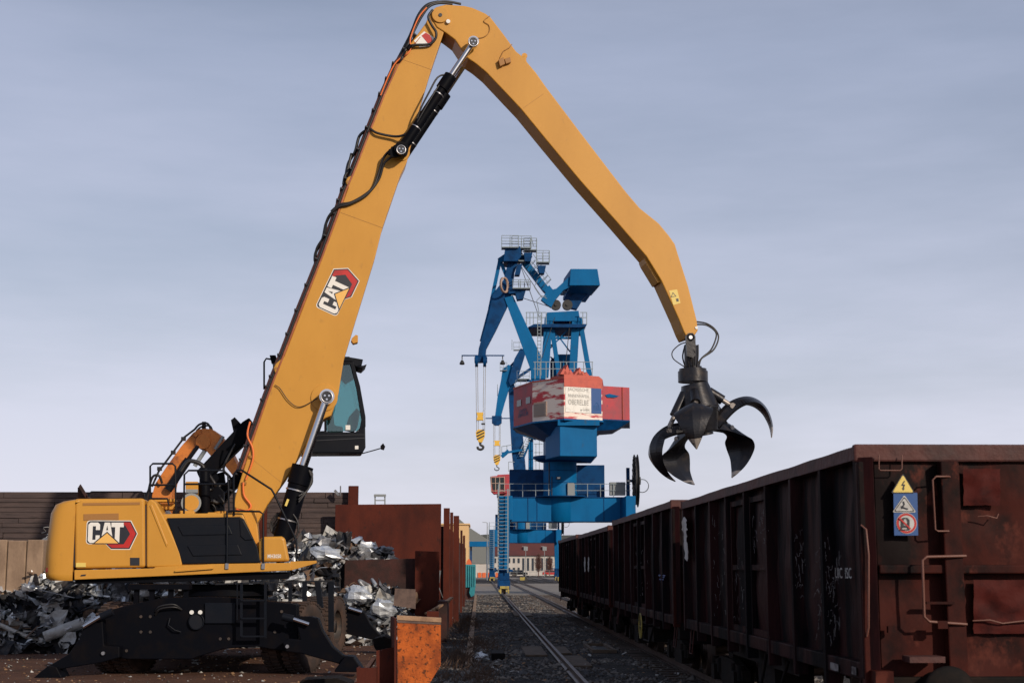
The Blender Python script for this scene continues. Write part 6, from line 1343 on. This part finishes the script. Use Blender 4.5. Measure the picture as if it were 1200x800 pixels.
for a, b in (((588, 523), (600, 521)), ((588, 531), (588, 523)), ((594, 530), (594, 522)), ((608, 532), (619, 508)), ((596, 552), (596, 541)), ((596, 541), (603, 541)), ((628, 520), (628, 550)), ((632, 505), (632, 550)), ((626, 520), (636, 520)), ((626, 530), (636, 530)), ((626, 540), (636, 540))): mb.beam(J(*a, -2), J(*b, -2), .09, .09)
mb.build('stair', 'crane_rail', c2)

# ================================================================== FAR BUILDINGS AND SMALL THINGS
BY = 365.0
bd = empty('long_building', (8, BY + 6, 0), 0, 'long white two storey building with dark red roof beyond the cranes', 'building')
xa, xb = at(470, 670, BY).x, at(1000, 670, BY).x; ze = at(600, 650, BY).z; zr = at(600, 636.5, BY + 6).z
mb = MB(); mb.b2((xa, BY, 0), (xb, BY + 12, ze)); mb.build('wall', 'plaster_white', bd)
mb = MB(); mb.prism([(xa - .5, BY - .6, ze - .1), (xa - .5, BY + 6, zr + .2), (xa - .5, BY + 12.6, ze - .1)], (xb - xa + 1, 0, 0)); rf = mb.build('roof', 'roof_red', bd)
x = xa + 2; k = 0
while x < at(690, 660, BY).x:
    w_, g_ = (.55, .62); tall = (k // 6) % 2 == 0
    if tall: q = MB(); q.b2((x, BY - .05, 1.2), (x + w_, BY + .05, ze - .75)); q.build('window', 'window_dark', bd)
    else:
        for z0, z1 in ((.9, 2.0), (3.1, 4.3)): q = MB(); q.b2((x, BY - .05, z0), (x + w_, BY + .05, z1)); q.build('window', 'window_dark', bd)
    x += w_ + g_; k += 1
for px in (577, 594, 616, 638):
    q = MB(); p = at(px, 641.5, BY + 3); q.b2((p.x - .5, BY + 1.8, p.z - .7), (p.x + .5, BY + 3.5, p.z + .3)); q.build('roof_vent', 'electrics_grey', rf)
yb = empty('yellow_building', (at(542, 660, 170).x, 173, 0), 0, 'pale yellow gabled building end above the rusty wall', 'building')
xa, xb = at(515, 660, 170).x, at(549, 660, 170).x; zt_ = at(549, 614.5, 170).z
mb = MB(); mb.b2((xa, 170, 0), (xb, 182, zt_)); mb.build('wall', 'plaster_yellow', yb)
mb = MB(); mb.b2((xa - .2, 169.8, zt_), (xb + .15, 182.2, zt_ + .15)); mb.build('roof_edge', 'plaster_yellow', yb)
shd = empty('grey_shed', (at(560, 660, 300).x, 305, 0), 0, 'grey pitched roof shed rising right of the yellow building', 'building')
mb = MB(); mb.prism([at(535, 637, 300), at(535, 605, 300), at(549, 617, 300), at(578, 636, 300), at(578, 660, 300), at(535, 660, 300)], (0, 20, 0)); mb.build('roof', 'roof_grey', shd)
mb = MB(); a = at(535, 660, 300.2); b = at(577.5, 660, 300.2); mb.b2((a.x, 300.2, 0), (b.x, 319, a.z)); mb.build('wall', 'plaster_white', shd)
cn = empty('blue_canopy', (at(563, 640, 255).x, 256, 0), 0, 'flat blue canopy left of the far crane leg', 'canopy')
mb = MB(); mb.prism([at(549, 634, 255), at(590, 634, 255), at(590, 640, 255), at(549, 640, 255)], (0, 4, 0)); mb.build('canopy_roof', 'crane_blue', cn)
mb = MB()
for px in (552, 571, 588): a = at(px, 640, 256); mb.beam((a.x, 256.5, 0), (a.x, 256.5, a.z), .3, .3)
mb.build('column', 'crane_blue_dark', cn)
# teal skip
tk = empty('teal_container', (at(551, 690, 96).x, 96.8, 0), 0, 'teal ribbed plastic container at the far end of the sheet pile wall', 'container')
a = at(545, 688, 96); b = at(557.5, 661, 96)
mb = MB(); mb.b2((a.x, 96, a.z), (b.x, 97.6, b.z))
for k in range(5): x = a.x + (b.x - a.x) * (k + .5) / 5; mb.b2((x - .04, 95.93, a.z), (x + .04, 96, b.z - .03 * k))
mb.build('body', 'teal_plastic', tk, bevel=.03)
mb = MB(); mb.b2((a.x, 96.1, 0), (b.x - .15, 97.4, a.z)); mb.build('stand', 'rust_plate_dark', tk); mb = MB(); p = at(553, 692, 95.9); mb.prism([at(x_, y_, 95.85) for x_, y_ in ((551, 688), (557, 687), (556, 697), (552, 699), (550, 694))], (0, .3, 0)); mb.build('hanging_flap', 'teal_plastic', tk)
mb = MB(); mb.prism([at(x_, y_, 99) for x_, y_ in ((546, 662), (547, 657), (549.5, 654), (552, 657), (553, 662))], (0, .6, 0)); mb.b2((at(546, 662, 99).x, 99, 0), (at(553, 662, 99).x, 99.6, at(546, 662, 99).z)); tag(mb.build('barrier_bag', 'hivis_orange', bevel=.03), 'small orange bag showing behind the teal container', 'bag')
# lamp mast, poles, cars, bare trees
for px, py0, py1, Y, lab in ((571, 612, 660, 240, 'thin lamp mast left of the farther crane leg'), (616, 640, 674, 330, 'thin pole before the left part of the white building'), (638, 640, 674, 330, 'thin pole before the right part of the white building')):
    a = at(px, py0, Y); mb = MB(); mb.cyl((a.x, Y, 0), (a.x, Y, a.z), .10, .06, n=8); mb.beam((a.x, Y, a.z), (a.x - .8, Y, a.z + .05), .12, .08); tag(mb.build('lamp_mast', 'electrics_grey'), lab, 'mast')
def bare_tree(px, pyt, Y, w, label, seed):
    r = random.Random(seed); base = at(px, 674, Y); base.z = 0; topz = at(px, pyt, Y).z
    root = empty('bare_tree', base, 0, label, 'tree', 'bare trees before the white building')
    mb = MB(); mb.cyl(base, base + Vector((0, 0, topz * .55)), .14, .06, n=8); mb.build('trunk', 'twigs', root)
    mb = MB()
    for i in range(260):
        t = r.uniform(.2, 1); p = base + Vector((0, 0, topz * t * .9)); a = r.uniform(0, 6.3); rr = w * math.sin(math.pi * min(1, t * .9)) * r.uniform(.3, 1)
        q = p + Vector((math.cos(a) * rr, math.sin(a) * rr, topz * .12 * r.uniform(.3, 1.5))); mb.beam(p, q, .05, .05, w2=.02, h2=.02)
        for k in range(2): mb.beam(p.lerp(q, .6), q + Vector((r.gauss(0, .3), r.gauss(0, .3), r.gauss(.1, .2))), .03, .03)
    mb.build('crown', 'twigs', root)
bare_tree(631, 650, 340, 1.1, 'reddish bare round tree before the white building', 1)
bare_tree(565, 650, 320, 1.5, 'bare tree left of the farther crane before the white building', 2)
bare_tree(644, 652, 345, .8, 'slim bare tree at the right end of the visible white building', 3)
# fence and parked cars as far small things
fc = MB(); x = at(545, 675, 318).x; x_end = at(668, 675, 318).x
while x < x_end: fc.beam((x, 318, 0), (x, 318, 1.5), .06, .06); x += 1.4
for z in (.5, 1.0, 1.5): fc.beam((at(545, 675, 318).x, 318, z), (x_end, 318, z), .04, .04)
tag(fc.build('mesh_fence', 'electrics_grey'), 'thin grey fence in front of the long white building', 'fence')
def car(px, Y, m, label):
    p = at(px, 676, Y); x = p.x; root = empty('parked_car', (x, Y, 0), 0, label, 'car', 'cars parked before the white building')
    mb = MB(); mb.prism([(x - 2.1, Y, .35), (x + 2.1, Y, .35), (x + 2.1, Y, .85), (x + 1.3, Y, .95), (x + .8, Y, 1.42), (x - 1.1, Y, 1.45), (x - 1.9, Y, .95), (x - 2.1, Y, .9)], (0, 1.7, 0)); mb.build('body', m, root, bevel=.05)
    mb = MB(); mb.prism([(x - 1.6, Y - .01, .95), (x + 1.1, Y - .01, .95), (x + .7, Y - .01, 1.36), (x - 1.0, Y - .01, 1.38)], (0, 1.72, 0)); mb.build('window', 'window_dark', root)
    for q in (-1.3, 1.3):
        mb = MB(); mb.cyl((x + q, Y - .03, .32), (x + q, Y + .2, .32), .32, n=16); mb.cyl((x + q, Y + 1.5, .32), (x + q, Y + 1.73, .32), .32, n=16); mb.build('wheel', 'hub_metal', root)
car(608, 345, 'scrap_dark', 'dark car parked before the left part of the white building'); car(646, 345, 'logo_red', 'red car parked near the right end of the white building'); car(598, 350, 'logo_white', 'white car parked beside the farther crane leg')
mb = MB(); p = at(613, 679, 240); mb.b2((p.x - .5, 240, 0), (p.x + .3, 240.5, .5), 0); mb.b2((p.x + .3, 240, 0), (p.x + .7, 240.5, .45), 1); tag(mb.build('buffer_stop', ['yellow_safety', 'hook_black']), 'small yellow and black stop block on the far track', 'stop block')
mb = MB()
for k in range(5): mb.b2((at(560, 675, 300).x + k * .9, 300, 0), (at(560, 675, 300).x + k * .9 + .7, 300.4, 1.0))
tag(mb.build('plastic_barrier', 'hivis_orange', bevel=.02), 'orange barrier row left of the farther crane leg', 'barrier')
